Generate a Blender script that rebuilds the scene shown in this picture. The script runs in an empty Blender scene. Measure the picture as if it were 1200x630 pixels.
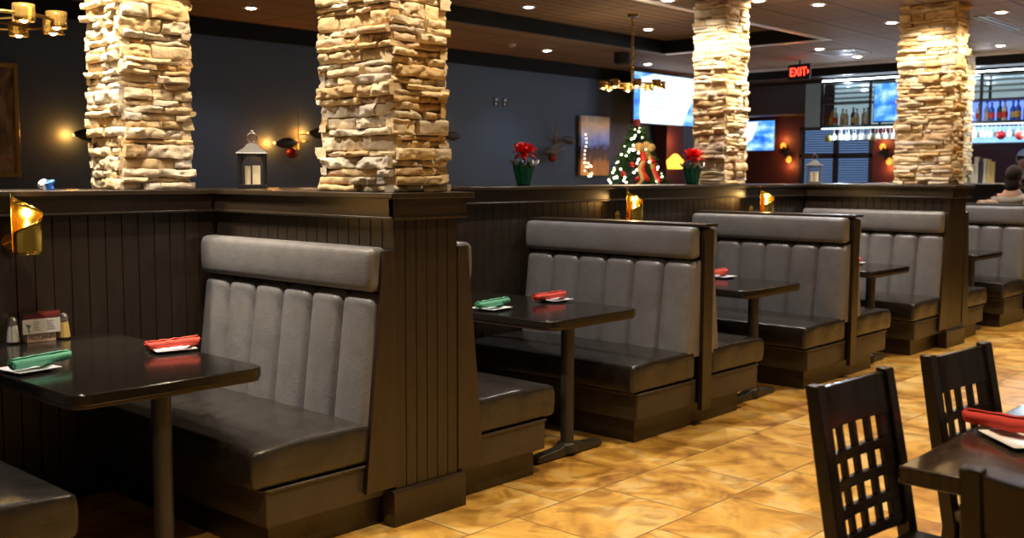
import bpy, math, random
from mathutils import Vector, Matrix, noise
R = math.radians
PI = math.pi
scn = bpy.context.scene
col = scn.collection

# ------------------------------------------------------------------ camera, world, exposure
yaw, pitch, roll, FPX = R(42.586), R(-5.1585), R(0.1877), 1217.8
fw = Vector((math.cos(pitch)*math.cos(yaw), math.cos(pitch)*math.sin(yaw), math.sin(pitch)))
r0 = fw.cross(Vector((0, 0, 1))).normalized(); u0 = r0.cross(fw)
rt = (math.cos(roll)*r0 + math.sin(roll)*u0).normalized(); up = rt.cross(fw)
cd = bpy.data.cameras.new('camera'); cam = bpy.data.objects.new('camera', cd); col.objects.link(cam)
M3 = Matrix((rt, up, -fw)).transposed()
cam.matrix_world = Matrix.Translation((0, 0, 1.5)) @ M3.to_4x4()
cd.sensor_width = 36; cd.lens = 36*FPX/1200; cd.clip_start = .05
cd.dof.use_dof = True; cd.dof.focus_distance = 4.6; cd.dof.aperture_fstop = 3.2
scn.camera = cam
w = bpy.data.worlds.new('world'); scn.world = w; w.use_nodes = True
w.node_tree.nodes['Background'].inputs[0].default_value = (1.0, .80, .58, 1)
w.node_tree.nodes['Background'].inputs[1].default_value = .05
scn.view_settings.view_transform = 'Standard'; scn.view_settings.look = 'None'
scn.view_settings.exposure = 0.88; scn.view_settings.gamma = 1.0
scn.view_settings.use_curve_mapping = False

WARM = (1.0, .76, .46); SPOTW = (1.0, .86, .66); WHITE = (1.0, .92, .84); WARMP = (1.0, .80, .52)
P_AISLE, P_BAY, P_PILLAR, P_CEIL, P_FAR = 98, 85, 75, 16, 16

# ------------------------------------------------------------------ materials
def mat(name, colr=(.5,.5,.5), rough=.5, metal=0, emit=None, es=1, spec=.5, **kw):
    m = bpy.data.materials.new(name); m.use_nodes = True
    b = m.node_tree.nodes['Principled BSDF']
    b.inputs['Base Color'].default_value = (*colr, 1); b.inputs['Roughness'].default_value = rough
    b.inputs['Metallic'].default_value = metal; b.inputs['Specular IOR Level'].default_value = spec
    if emit: b.inputs['Emission Color'].default_value = (*emit, 1); b.inputs['Emission Strength'].default_value = es
    if 'trans' in kw: b.inputs['Transmission Weight'].default_value = kw['trans']
    if 'coat' in kw: b.inputs['Coat Weight'].default_value = kw['coat']; b.inputs['Coat Roughness'].default_value = .08
    if 'alpha' in kw: b.inputs['Alpha'].default_value = kw['alpha']
    return m
def N(m, t, **kw):
    n = m.node_tree.nodes.new(t)
    for k, v in kw.items():
        if k in n.inputs: n.inputs[k].default_value = v
        else: setattr(n, k, v)
    return n
def L(m, a, b): m.node_tree.links.new(a, b)
def PB(m): return m.node_tree.nodes['Principled BSDF']
def ramp(m, src, stops, interp='LINEAR'):
    r = N(m, 'ShaderNodeValToRGB'); r.color_ramp.interpolation = interp
    e = r.color_ramp.elements
    while len(e) < len(stops): e.new(.5)
    for k, (p, c) in enumerate(stops): e[k].position = p; e[k].color = (*c, 1)
    L(m, src, r.inputs[0]); return r
def coords(m, scale=(1,1,1), rot=(0,0,0)):
    tc = N(m, 'ShaderNodeTexCoord'); mp = N(m, 'ShaderNodeMapping')
    mp.inputs['Scale'].default_value = scale; mp.inputs['Rotation'].default_value = rot
    L(m, tc.outputs['Object'], mp.inputs[0]); return mp.outputs[0]
def bump(m, h, strength=.3, dist=.01, chain=None):
    b = N(m, 'ShaderNodeBump', Strength=strength, Distance=dist); L(m, h, b.inputs['Height'])
    if chain: L(m, chain.outputs[0], b.inputs['Normal'])
    L(m, b.outputs[0], PB(m).inputs['Normal']); return b

def wood_dark(name, c1, c2, rough, coat=0):
    m = mat(name, c1, rough, coat=coat)
    v = coords(m, (6, 6, 1.2)); n = N(m, 'ShaderNodeTexNoise', Scale=7.0, Detail=6.0); L(m, v, n.inputs['Vector'])
    r = ramp(m, n.outputs[0], [(.35, c1), (.7, c2)]); L(m, r.outputs[0], PB(m).inputs['Base Color'])
    bump(m, n.outputs[0], .12, .002); return m
PANEL = wood_dark('painted panelling', (.020,.013,.008), (.028,.018,.011), .34)
FRAME = wood_dark('dark booth frame', (.024,.016,.009), (.034,.022,.013), .32)
CHAIRW = wood_dark('espresso chair wood', (.010,.007,.006), (.022,.014,.010), .28, .1)
TABLEW = wood_dark('worn dark table wood', (.022,.015,.011), (.055,.037,.026), .20, .3)
LAM = mat('dark glossy laminate', (.013,.011,.009), .13)
v = coords(LAM); n = N(LAM, 'ShaderNodeTexNoise', Scale=60.0, Detail=3.0); L(LAM, v, n.inputs['Vector'])
r = ramp(LAM, n.outputs[0], [(.4, (.12,)*3), (.7, (.20,)*3)]); L(LAM, r.outputs[0], PB(LAM).inputs['Roughness'])
LAMEDGE = mat('table edge band', (.045,.030,.018), .3)
def vinyl(name, c1, c2, rough):
    m = mat(name, c1, rough)
    v = coords(m); n = N(m, 'ShaderNodeTexNoise', Scale=9.0, Detail=5.0, Roughness=.6); L(m, v, n.inputs['Vector'])
    r = ramp(m, n.outputs[0], [(.3, c1), (.7, c2)]); L(m, r.outputs[0], PB(m).inputs['Base Color'])
    f = N(m, 'ShaderNodeTexNoise', Scale=260.0, Detail=2.0); L(m, v, f.inputs['Vector'])
    b1 = bump(m, f.outputs[0], .10, .002)
    wv = N(m, 'ShaderNodeTexNoise', Scale=11.0, Detail=3.0, Roughness=.5, Distortion=.8); L(m, v, wv.inputs['Vector'])
    rr = ramp(m, wv.outputs[0], [(.47, (0,)*3), (.5, (1,)*3), (.53, (0,)*3)])
    bump(m, rr.outputs[0], .16, .003, b1)
    return m
VINYL = vinyl('grey brown vinyl', (.135,.128,.126), (.180,.172,.170), .38)
SEATV = vinyl('worn black brown seat vinyl', (.018,.016,.015), (.034,.030,.028), .25)
APRON = vinyl('apron vinyl', (.040,.031,.023), (.052,.041,.030), .42)
BLACK = mat('black gap', (.006,.005,.005), .6)
BLKMET = mat('black powder coated metal', (.040,.036,.032), .42, .3)
STEEL = mat('brushed steel', (.62,.60,.57), .28, 1)
GOLD = mat('polished brass sheet', (.83,.55,.10), .17, 1)
BRASS = mat('aged brass', (.45,.30,.10), .3, 1)
CREAM = mat('cream candle wax', (.86,.74,.48), .5, emit=(1,.72,.36), es=.12)
GLASS = mat('clear glass', (.95,.97,.97), .03, trans=1.0)
THIN = mat('thin window glass', (.1,.1,.1), .05, alpha=.05)
WHITEC = mat('white china', (.84,.86,.90), .2)
PAPER = mat('printed card', (.72,.68,.60), .6)
REDN = mat('red cloth napkin', (.72,.085,.055), .85)
GRNN = mat('green cloth napkin', (.12,.40,.25), .85)
for m in (REDN, GRNN):
    v = coords(m); n = N(m, 'ShaderNodeTexNoise', Scale=45.0, Detail=4.0); L(m, v, n.inputs['Vector']); bump(m, n.outputs[0], .4, .004)
def emis(name, c, s):
    m = mat(name, (0.02,0.02,0.02), .6, emit=c, es=s); return m
BULB = emis('glowing bulb', (1,.70,.34), 22)
BULBW = emis('downlight lamp', (1,.88,.72), 30)
FLAME = emis('candle glow', (1,.62,.16), 16)

# ------------------------------------------------------------------ mesh builder
class MB:
    def __init__(s): s.v = []; s.f = []; s.t = []
    def add(s, vs, fs, tone=0.0):
        o = len(s.v); s.v += [tuple(p) for p in vs]; s.f += [tuple(i+o for i in f) for f in fs]; s.t += [tone]*len(vs); return s
    def box(s, a, b, tone=0.0):
        x0,y0,z0 = a; x1,y1,z1 = b
        if x0>x1: x0,x1=x1,x0
        if y0>y1: y0,y1=y1,y0
        if z0>z1: z0,z1=z1,z0
        return s.add([(x0,y0,z0),(x1,y0,z0),(x1,y1,z0),(x0,y1,z0),(x0,y0,z1),(x1,y0,z1),(x1,y1,z1),(x0,y1,z1)],
            [(0,3,2,1),(4,5,6,7),(0,1,5,4),(1,2,6,5),(2,3,7,6),(3,0,4,7)], tone)
    def prism(s, poly, axis, a, b):            # poly = 2-D points in the other two axes, extruded along axis
        n = len(poly)
        def P(p, c): return {'x':(c,p[0],p[1]),'y':(p[0],c,p[1]),'z':(p[0],p[1],c)}[axis]
        vs = [P(p,a) for p in poly]+[P(p,b) for p in poly]
        fs = [tuple(range(n))[::-1], tuple(range(n,2*n))]+[(i,(i+1)%n,n+(i+1)%n,n+i) for i in range(n)]
        return s.add(vs, fs)
    def lathe(s, prof, c=(0,0,0), seg=20, axis='z'):
        vs=[]; fs=[]; m=len(prof)
        for i in range(seg):
            a=2*PI*i/seg
            for (r,z) in prof:
                p=(r*math.cos(a), r*math.sin(a), z)
                if axis=='x': p=(z, r*math.cos(a), r*math.sin(a))
                if axis=='y': p=(r*math.cos(a), z, r*math.sin(a))
                vs.append((p[0]+c[0],p[1]+c[1],p[2]+c[2]))
        for i in range(seg):
            j=(i+1)%seg
            for k in range(m-1): fs.append((i*m+k,j*m+k,j*m+k+1,i*m+k+1))
        fs.append(tuple(i*m for i in range(seg))[::-1]); fs.append(tuple(i*m+m-1 for i in range(seg)))
        return s.add(vs, fs)
    def tube(s, pts, rad, seg=8):
        pts=[Vector(p) for p in pts]; n=len(pts)
        rs = rad if isinstance(rad,(list,tuple)) else [rad]*n
        vs=[]; fs=[]; ref=None
        for i,p in enumerate(pts):
            d=(pts[min(i+1,n-1)]-pts[max(i-1,0)]).normalized()
            if ref is None or abs(d.dot(ref))>.95: ref=Vector((0,0,1)) if abs(d.z)<.9 else Vector((1,0,0))
            u=d.cross(ref).normalized(); v_=d.cross(u)
            for k in range(seg):
                a=2*PI*k/seg; q=p+(u*math.cos(a)+v_*math.sin(a))*rs[i]; vs.append(q)
        for i in range(n-1):
            for k in range(seg): fs.append((i*seg+k,i*seg+(k+1)%seg,(i+1)*seg+(k+1)%seg,(i+1)*seg+k))
        fs.append(tuple(range(seg))[::-1]); fs.append(tuple((n-1)*seg+k for k in range(seg)))
        return s.add(vs, fs)
    def sphere(s, c, r, seg=14, rings=9, sc=(1,1,1)):
        prof=[(max(1e-4, r*math.sin(PI*k/rings)), -r*math.cos(PI*k/rings)) for k in range(rings+1)]
        o=len(s.v); s.lathe(prof,(0,0,0),seg)
        for i in range(o,len(s.v)):
            x,y,z=s.v[i]; s.v[i]=(x*sc[0]+c[0],y*sc[1]+c[1],z*sc[2]+c[2])
        return s
    def grid(s, fn, nu, nv, tone=0.0, flip=False):
        vs=[fn(i/nu,j/nv) for i in range(nu+1) for j in range(nv+1)]
        fs=[(i*(nv+1)+j,(i+1)*(nv+1)+j,(i+1)*(nv+1)+j+1,i*(nv+1)+j+1) for i in range(nu) for j in range(nv)]
        if flip: fs=[f[::-1] for f in fs]
        return s.add(vs,fs,tone)
    def rbox(s, a, b, r, n=(8,8,5), fn=None, tone=0.0):     # rounded box
        c=[(a[i]+b[i])/2 for i in range(3)]; h=[abs(b[i]-a[i])/2 for i in range(3)]
        def samp(k,hk):
            k=max(k,1); core=[-(hk-r)+2*(hk-r)*i/k for i in range(k+1)]
            e=[hk-r+r*t for t in (.4,.75,1.0)]
            return [-x for x in e[::-1]]+core+e
        S=[samp(n[i],h[i]) for i in range(3)]
        for ax in range(3):
            u,v_=[(1,2),(2,0),(0,1)][ax]
            for sg in (-1,1):
                nu=len(S[u])-1; nv=len(S[v_])-1; vs=[]
                for i in range(nu+1):
                    for j in range(nv+1):
                        p=[0,0,0]; p[ax]=sg*h[ax]; p[u]=S[u][i]; p[v_]=S[v_][j]
                        inn=Vector([max(-(h[k]-r),min(h[k]-r,p[k])) for k in range(3)])
                        d=Vector(p)-inn
                        if d.length>1e-9: d=d.normalized()*r
                        q=inn+d+Vector(c)
                        if fn: q=Vector(fn(q, c, h))
                        vs.append(q)
                fs=[(i*(nv+1)+j,(i+1)*(nv+1)+j,(i+1)*(nv+1)+j+1,i*(nv+1)+j+1) for i in range(nu) for j in range(nv)]
                if sg<0: fs=[f[::-1] for f in fs]
                s.add(vs,fs,tone)
        return s
    def xf(s, M, start=0):
        for i in range(start,len(s.v)): s.v[i]=tuple(M@Vector(s.v[i]))
        return s
    def build(s, name, m, parent=None, smooth=35, bevel=0, weld=True, tone=False, mats=None):
        me=bpy.data.meshes.new(name); me.from_pydata(s.v,[],s.f)
        if tone:
            a=me.attributes.new('tone','FLOAT','POINT'); a.data.foreach_set('value',s.t)
        if m: me.materials.append(m)
        if weld:
            import bmesh
            bm=bmesh.new(); bm.from_mesh(me); bmesh.ops.remove_doubles(bm,verts=bm.verts,dist=2e-5)
            bmesh.ops.recalc_face_normals(bm,faces=bm.faces); bm.to_mesh(me); bm.free()
        if smooth: me.shade_smooth(); me.set_sharp_from_angle(angle=R(smooth))
        o=bpy.data.objects.new(name,me); col.objects.link(o)
        if parent: o.parent=parent
        if bevel:
            b=o.modifiers.new('bevel','BEVEL'); b.width=bevel; b.segments=2; b.limit_method='ANGLE'; b.angle_limit=R(40)
        return o
def tag(o, label, cat, group=None, kind=None):
    if label: o['label']=label
    if cat: o['category']=cat
    if group: o['group']=group
    if kind: o['kind']=kind
    return o
def thing(name, label, cat, loc=(0,0,0), rz=0, group=None, kind=None):
    o=bpy.data.objects.new(name,None); o.empty_display_size=.1; col.objects.link(o)
    o.location=loc; o.rotation_euler=(0,0,rz); return tag(o,label,cat,group,kind)
def struct(name, mb, m, **kw):
    o=mb.build(name,m,**kw); o['kind']='structure'; return o
def dup(root, loc=None, rz=None, label=None, group=None):
    r=root.copy(); col.objects.link(r)
    if loc is not None: r.location=loc
    if rz is not None: r.rotation_euler=(0,0,rz)
    if label: r['label']=label
    if group: r['group']=group
    for ch in list(root.children):
        c=ch.copy(); col.objects.link(c); c.parent=r
        for g in ch.children:
            d=g.copy(); col.objects.link(d); d.parent=c
    return r
def box(a,b): return MB().box(a,b)
def lamp(name, kind, loc, power, colr, parent=None, size=.1, aim=None, spot=None, blend=.6):
    d=bpy.data.lights.new(name,kind); d.energy=power; d.color=colr
    if kind=='AREA': d.shape='DISK'; d.size=size
    else: d.shadow_soft_size=size
    if spot: d.spot_size=R(spot); d.spot_blend=blend
    o=bpy.data.objects.new(name,d); col.objects.link(o); o.location=loc
    if aim is not None: o.rotation_euler=(Vector(aim)-Vector(loc)).to_track_quat('-Z','Y').to_euler()
    if parent: o.parent=parent
    return o

# ------------------------------------------------------------------ the room
ZC, ZT = 3.0, 3.15; YW = 9.1; XF = 14.9
FLOOR = mat('mottled amber tile', (.5,.3,.1), .30)
v = coords(FLOOR)
br = N(FLOOR, 'ShaderNodeTexBrick', Scale=1.0); br.offset=.5; br.squash=1
br.inputs['Brick Width'].default_value=.60; br.inputs['Row Height'].default_value=.53
br.inputs['Mortar Size'].default_value=.004; br.inputs['Mortar Smooth'].default_value=.3
br.inputs['Color1'].default_value=(0,0,0,1); br.inputs['Color2'].default_value=(1,1,1,1); br.inputs['Mortar'].default_value=(.5,.5,.5,1)
mp = N(FLOOR,'ShaderNodeMapping'); mp.inputs['Location'].default_value=(0,-.345,0)
L(FLOOR, v, mp.inputs[0]); L(FLOOR, mp.outputs[0], br.inputs['Vector'])
off = N(FLOOR,'ShaderNodeVectorMath',operation='MULTIPLY_ADD'); L(FLOOR, br.outputs['Color'], off.inputs[0])
off.inputs[1].default_value=(7,5,3); L(FLOOR, v, off.inputs[2])
n1 = N(FLOOR,'ShaderNodeTexNoise',Scale=1.9,Detail=4.0,Roughness=.5,Distortion=1.6); L(FLOOR, off.outputs[0], n1.inputs['Vector'])
r1 = ramp(FLOOR, n1.outputs[0], [(.28,(.26,.11,.022)),(.40,(.50,.26,.055)),(.52,(.72,.42,.09)),(.62,(.74,.52,.20)),(.72,(.80,.50,.10))])
n2 = N(FLOOR,'ShaderNodeTexNoise',Scale=3.2,Detail=6.0,Roughness=.55,Distortion=2.2); L(FLOOR, off.outputs[0], n2.inputs['Vector'])
r2 = ramp(FLOOR, n2.outputs[0], [(.36,(.50,.42,.36)),(.52,(1,1,1))])
mx = N(FLOOR,'ShaderNodeMix',data_type='RGBA',blend_type='MULTIPLY'); mx.inputs[0].default_value=.75
L(FLOOR, r1.outputs[0], mx.inputs[6]); L(FLOOR, r2.outputs[0], mx.inputs[7])
mg = N(FLOOR,'ShaderNodeMix',data_type='RGBA'); L(FLOOR, br.outputs['Fac'], mg.inputs[0]); L(FLOOR, mx.outputs[2], mg.inputs[6])
mg.inputs[7].default_value=(.20,.12,.05,1); L(FLOOR, mg.outputs[2], PB(FLOOR).inputs['Base Color'])
iv = N(FLOOR,'ShaderNodeMath',operation='SUBTRACT'); iv.inputs[0].default_value=1; L(FLOOR, br.outputs['Fac'], iv.inputs[1])
b1 = bump(FLOOR, iv.outputs[0], .6, .004); bump(FLOOR, n2.outputs[0], .25, .006, b1)
struct('floor', box((-4,-4,-.1),(15.2,9.4,0)), FLOOR)

def ceil_mat(name, line):
    CEIL = mat(name, (.10,.066,.045), .75)
    v = coords(CEIL)
    br = N(CEIL,'ShaderNodeTexBrick',Scale=1.0); br.offset=0
    br.inputs['Brick Width'].default_value=1.2; br.inputs['Row Height'].default_value=.6; br.inputs['Mortar Size'].default_value=.012
    br.inputs['Color1'].default_value=(.22,.145,.098,1); br.inputs['Color2'].default_value=(.22,.145,.098,1); br.inputs['Mortar'].default_value=(.05,.034,.024,1)
    L(CEIL, v, br.inputs['Vector'])
    b2 = N(CEIL,'ShaderNodeTexBrick',Scale=1.0); b2.offset=0
    b2.inputs['Brick Width'].default_value=30; b2.inputs['Row Height'].default_value=.15; b2.inputs['Mortar Size'].default_value=.011
    b2.inputs['Color1'].default_value=(1,1,1,1); b2.inputs['Color2'].default_value=(.88,.88,.88,1); b2.inputs['Mortar'].default_value=(line,line,line,1)
    L(CEIL, v, b2.inputs['Vector'])
    mx = N(CEIL,'ShaderNodeMix',data_type='RGBA',blend_type='MULTIPLY'); mx.inputs[0].default_value=1
    L(CEIL, br.outputs[0], mx.inputs[6]); L(CEIL, b2.outputs[0], mx.inputs[7]); L(CEIL, mx.outputs[2], PB(CEIL).inputs['Base Color'])
    return CEIL
CEIL = ceil_mat('brown ceiling tile', .72); PLANK = ceil_mat('brown ceiling plank', .22)
TX1, TY0, TY1 = 10.85, 5.35, 7.42
c = MB()
c.box((-4,-4,ZC),(15.2,TY0,ZC+.3)); c.box((-4,TY1,ZC),(15.2,9.4,ZC+.3)); c.box((TX1,TY0,ZC),(15.2,TY1,ZC+.3))
struct('ceiling', c, CEIL, smooth=0)
struct('ceiling', box((-4,TY0,ZT),(TX1,TY1,ZT+.15)), PLANK, smooth=0)
DARKB = mat('black soffit paint', (.005,.005,.005), .7, spec=.2)
struct('trim_1', MB().box((-4,TY1-.012,ZC-.002),(TX1,TY1,ZT)).box((TX1-.012,TY0,ZC-.002),(TX1,TY1,ZT)), DARKB)
TRIML = mat('pale aluminium trim', (.80,.80,.84), .3, .1)
struct('trim_2', MB().box((-4,TY0-.08,ZC-.012),(TX1+.08,TY0,ZC)).box((TX1,TY0,ZC-.012),(TX1+.08,TY1,ZC)), TRIML)
TRIMD = mat('tan trim', (.14,.10,.07), .5)
struct('trim_3', box((-4,TY1,ZC-.012),(TX1+.08,TY1+.05,ZC)), TRIMD)
BLUEW = mat('slate blue wall paint', (.046,.076,.140), .6)
v = coords(BLUEW); n = N(BLUEW,'ShaderNodeTexNoise',Scale=40.0,Detail=3.0); L(BLUEW,v,n.inputs['Vector']); bump(BLUEW,n.outputs[0],.1,.003)
struct('wall_back', box((-4,YW,0),(15.2,YW+.15,ZC)), BLUEW)
struct('trim_4', box((-4,YW-.06,ZC-.16),(13.4,YW,ZC)), DARKB)      # dark crown band at the top of the blue wall
MAROON = mat('maroon wall paint', (.055,.008,.014), .65)
wl = MB()          # far wall with a window opening
WY0, WY1, WZ0, WZ1 = 6.50, 7.66, .95, 2.25
wl.box((XF,-4,0),(XF+.15,WY0,ZC)); wl.box((XF,WY1,0),(XF+.15,YW,ZC)); wl.box((XF,WY0,0),(XF+.15,WY1,WZ0)); wl.box((XF,WY0,WZ1),(XF+.15,WY1,ZC))
struct('wall_far', wl, MAROON)
NAVY = mat('dark navy curtain wall paint', (.018,.022,.042), .7)
struct('wall_far_panel', MB().box((XF-.03,9.86-.76,0),(XF,9.1,2.9)).box((XF-.35,8.62,0),(XF-.3,9.1,.1)), NAVY)
# dropped dark soffit over the bar
struct('trim_5', MB().box((13.42,-2,2.86),(15.0,8.9,ZC)).box((13.40,-2,ZC-.02),(13.44,9,ZC+.001)), DARKB)
struct('trim_9', box((XF-.5,-4,2.42),(XF,9.1,2.87)), mat('dark brown shade band',(.022,.014,.017),.6))  # dark band added for the darkness above the maroon wall
struct('trim_6', box((13.37,-2,ZC-.03),(13.42,9.0,ZC)), TRIML)

# window in the far wall, with blinds and dusk outside
DUSK = emis('dusk sky glow', (.17,.30,.58), .55)
win = thing('window_1', None, None, (XF,0,0), 0, kind='structure')
fr = MB()
for y in (WY0, (WY0+WY1)/2-.025, WY1-.05): fr.box((-.03,y,WZ0),(.06,y+.05,WZ1))
for z in (WZ0, 1.78, WZ1-.05): fr.box((-.03,WY0,z),(.06,WY1,z+.05))
fr.build('window_frame', BLACK, win)
box((.13,WY0,WZ0),(.14,WY1,WZ1)).build('pane', DUSK, win)
bl = MB()
k = 0; z = WZ0+.02
while z < WZ1:
    bl.prism([(.065,z),(.095,z+.022),(.097,z+.020),(.067,z-.002)],'y',WY0,WY1); z += .036
BLIND = mat('blue grey blind slat', (.06,.08,.12), .5)
bl.build('blind', BLIND, win, smooth=0)

# ------------------------------------------------------------------ half walls with beadboard
YH = 4.68
def bead(mb, p0, d, nrm, ln, z0, z1, pitch, g=.007, dep=.006):
    p0=Vector(p0); d=Vector(d); nrm=Vector(nrm); k=max(1,round(ln/pitch)); pw=ln/k
    for i in range(k):
        a=i*pw+g/2; b=(i+1)*pw-g/2; 
        qs=[(i*pw,-dep),(a,0),(b,0),((i+1)*pw,-dep)]
        vs=[]
        for (t,o) in qs:
            q=p0+d*t+nrm*o; vs+= [(q.x,q.y,z0),(q.x,q.y,z1)]
        mb.add(vs,[(0,2,3,1),(2,4,5,3),(4,6,7,5)])
FZ0, FZ1, CZ = 1.312, 1.400, 1.425
wb = MB(); X0, X1 = -1.0, 13.2
bead(wb,(X0,YH,0),(1,0,0),(0,-1,0),X1-X0,0,FZ1,.082)
wb.box((X0,YH+.007,0),(X1,5.13,FZ1))
struct('wall_booth_back', wb, PANEL, smooth=0, weld=False)
def stub(x0,x1,name):
    s=MB(); y0=3.31
    bead(s,(x0,y0,0),(1,0,0),(0,-1,0),x1-x0,0,FZ1,.058)
    bead(s,(x0,YH,0),(0,-1,0),(-1,0,0),YH-y0,0,FZ1,.078)
    bead(s,(x1,YH,0),(0,-1,0),(1,0,0),YH-y0,0,FZ1,.078)
    s.box((x0+.007,y0+.007,0),(x1-.007,YH,FZ1))
    struct(name,s,PANEL,smooth=0,weld=False)
SX=[(2.87,3.24),(9.22,9.60)]
stub(*SX[0],'wall_partition_near'); stub(*SX[1],'wall_partition_far')
ft=MB()   # fascia boards (with a small bead under) round the ledges
cp=MB()
def fas(x0,y0,x1,y1):
    ft.box((x0,y0,FZ0+.012),(x1,y1,FZ1)); ft.box((x0-.006 if x1-x0<.1 else x0,y0-.006 if y1-y0<.1 else y0,FZ0),(x1+.006 if x1-x0<.1 else x1,y1,FZ0+.012))
xs=[X0]+[c for s in SX for c in (s[0]-.03,s[1]+.03)]+[X1]
for i in (0,2,4): fas(xs[i],YH-.03,xs[i+1],YH)
for a,b in SX:
    fas(a-.03,3.28,a,YH-.03); fas(b,3.28,b+.03,YH-.03); fas(a-.03,3.28,b+.03,3.31)
struct('trim_7', ft, FRAME, bevel=.003)
cp.box((X0,YH-.055,FZ1),(X1,5.16,CZ))
for a,b in SX: cp.box((a-.055,3.255,FZ1),(b+.055,YH-.054,CZ))
struct('trim_8', cp, FRAME, bevel=.004)
bs=MB()
for a,b in SX:
    bs.box((a-.03,3.285,0),(b+.03,3.36,.145)); bs.prism([(3.285,.145),(3.36,.145),(3.36,.157),(3.297,.157)],'x',a-.03,b+.03)
for i in (0,2,4): bs.box((xs[i],YH-.015,0),(xs[i+1],YH,.12))
struct('baseboard_booths', bs, FRAME, bevel=.002)

# ------------------------------------------------------------------ stone pillars
STONE = mat('stacked ledgestone', (.6,.45,.28), .85)
at = N(STONE,'ShaderNodeAttribute'); at.attribute_name='tone'
rs = ramp(STONE, at.outputs['Fac'], [(0,(.62,.42,.20)),(.2,(.78,.58,.31)),(.4,(.84,.69,.45)),(.55,(.86,.68,.40)),(.72,(.62,.54,.44)),(.86,(.87,.76,.57)),(1,(.68,.45,.26))])
v = coords(STONE); n = N(STONE,'ShaderNodeTexNoise',Scale=16.0,Detail=7.0,Roughness=.65); L(STONE,v,n.inputs['Vector'])
rn = ramp(STONE, n.outputs[0], [(.3,(.70,.63,.54)),(.55,(1,1,1))])
mx = N(STONE,'ShaderNodeMix',data_type='RGBA',blend_type='MULTIPLY'); mx.inputs[0].default_value=.7
L(STONE, rs.outputs[0], mx.inputs[6]); L(STONE, rn.outputs[0], mx.inputs[7]); L(STONE, mx.outputs[2], PB(STONE).inputs['Base Color'])
n3 = N(STONE,'ShaderNodeTexNoise',Scale=70.0,Detail=6.0,Roughness=.7); L(STONE,v,n3.inputs['Vector']); bump(STONE,n3.outputs[0],.7,.012)
def pillar(x0,x1,y0,y1,label,seed,step=.014,z0=CZ,z1=ZC):
    rnd=random.Random(seed); mb=MB()
    mb.box((x0+.02,y0+.02,z0),(x1-.02,y1-.02,z1),.1)
    sides=[((x0,y0),(1,0),(0,-1),x1-x0),((x1,y0),(0,1),(1,0),y1-y0),((x1,y1),(-1,0),(0,1),x1-x0),((x0,y1),(0,-1),(-1,0),y1-y0)]
    for si,(o,d,nn,ln) in enumerate(sides):
        z=z0
        row=0
        while z<z1-.005:
            h=rnd.choice([.024,.034,.042,.052,.066,.036,.030]); 
            if z+h>z1-.015: h=z1-z
            t=-rnd.uniform(.0,.028)
            end=ln+rnd.uniform(.0,.024)
            while t<end-.01:
                l=rnd.uniform(.08,.28)
                if end-(t+l)<.07: l=end-t
                pr_=rnd.choice([.003,.010,.018,.026,.036,.014])+rnd.uniform(0,.006)
                hh=h
                tone=rnd.random(); sd=rnd.uniform(0,100)
                rough_=rnd.choice([.008,.014,.022])
                nl=max(3,int(l/step)); nh=max(3,int(hh/step*1.4)); g=.0022
                tl=rnd.uniform(-.006,.006)
                def P(u,w,dep):
                    # u along, w up, dep 0(back)..1(front)
                    eu=min(u,1-u)*l; ew=min(w,1-w)*hh
                    ex=dep*pr_-(1-dep)*.03
                    a=t+g+u*(l-2*g); zz=z+g*.6+w*(hh-1.2*g)
                    if dep>0:
                        rd=max(0,1-min(eu,ew)/.008)
                        q=Vector((a*1.0+sd,zz*1.5,si*7.0+sd))
                        nz=noise.noise(q*13)*1.0+noise.noise(q*34)*.55+noise.noise(q*80)*.25
                        ex+=(nz*rough_+tl*(u-.5)*2)-rd*rd*.006+.003*(1-(2*w-1)**2)+rough_*.8*noise.noise(Vector((a*7+sd,zz*9,2)))
                        zz+=noise.noise(Vector((a*9+sd,3,9)))*.007+noise.noise(q*20)*.005*(1 if .01<w<.99 else .9)
                        a+=noise.noise(q*22+Vector((4,2,9)))*.004
                    zz=min(max(zz,z0+.001),z1)
                    return (o[0]+d[0]*a+nn[0]*ex, o[1]+d[1]*a+nn[1]*ex, zz)
                mb.grid(lambda u,w:P(u,w,1),nl,nh,tone)
                mb.grid(lambda u,w:P(u,1,1-w),nl,1,tone); mb.grid(lambda u,w:P(u,0,w),nl,1,tone)
                mb.grid(lambda u,w:P(0,u,1-w),nh,1,tone); mb.grid(lambda u,w:P(1,u,w),nh,1,tone)
                t+=l
            z+=h; row+=1
    o_=mb.build('stone_pillar',STONE,None,smooth=50,tone=True,weld=False)
    return tag(o_,label,'pillar','stacked stone pillars on the half walls')
PIL=[(2.41,2.735,4.71,5.03),(2.90,3.18,3.345,3.81),(7.80,8.12,4.71,5.00),(9.27,9.53,3.345,3.81),(13.0,13.3,4.57,4.92)]
pillar(*PIL[0],'stacked cream stone pillar at the left, on the ledge beside a lantern',1,.012)
pillar(*PIL[1],'largest stacked tan stone pillar, on the nearest booth post',2,.010)
pillar(*PIL[2],'stone pillar on the back ledge beside the second red poinsettia',3,.018)
pillar(*PIL[3],'stone pillar on the farther booth post, in front of the bar shelf',4,.018)
pillar(*PIL[4],'dimmer stone pillar mostly hidden right behind another pillar near the bar',5,.03)

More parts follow.
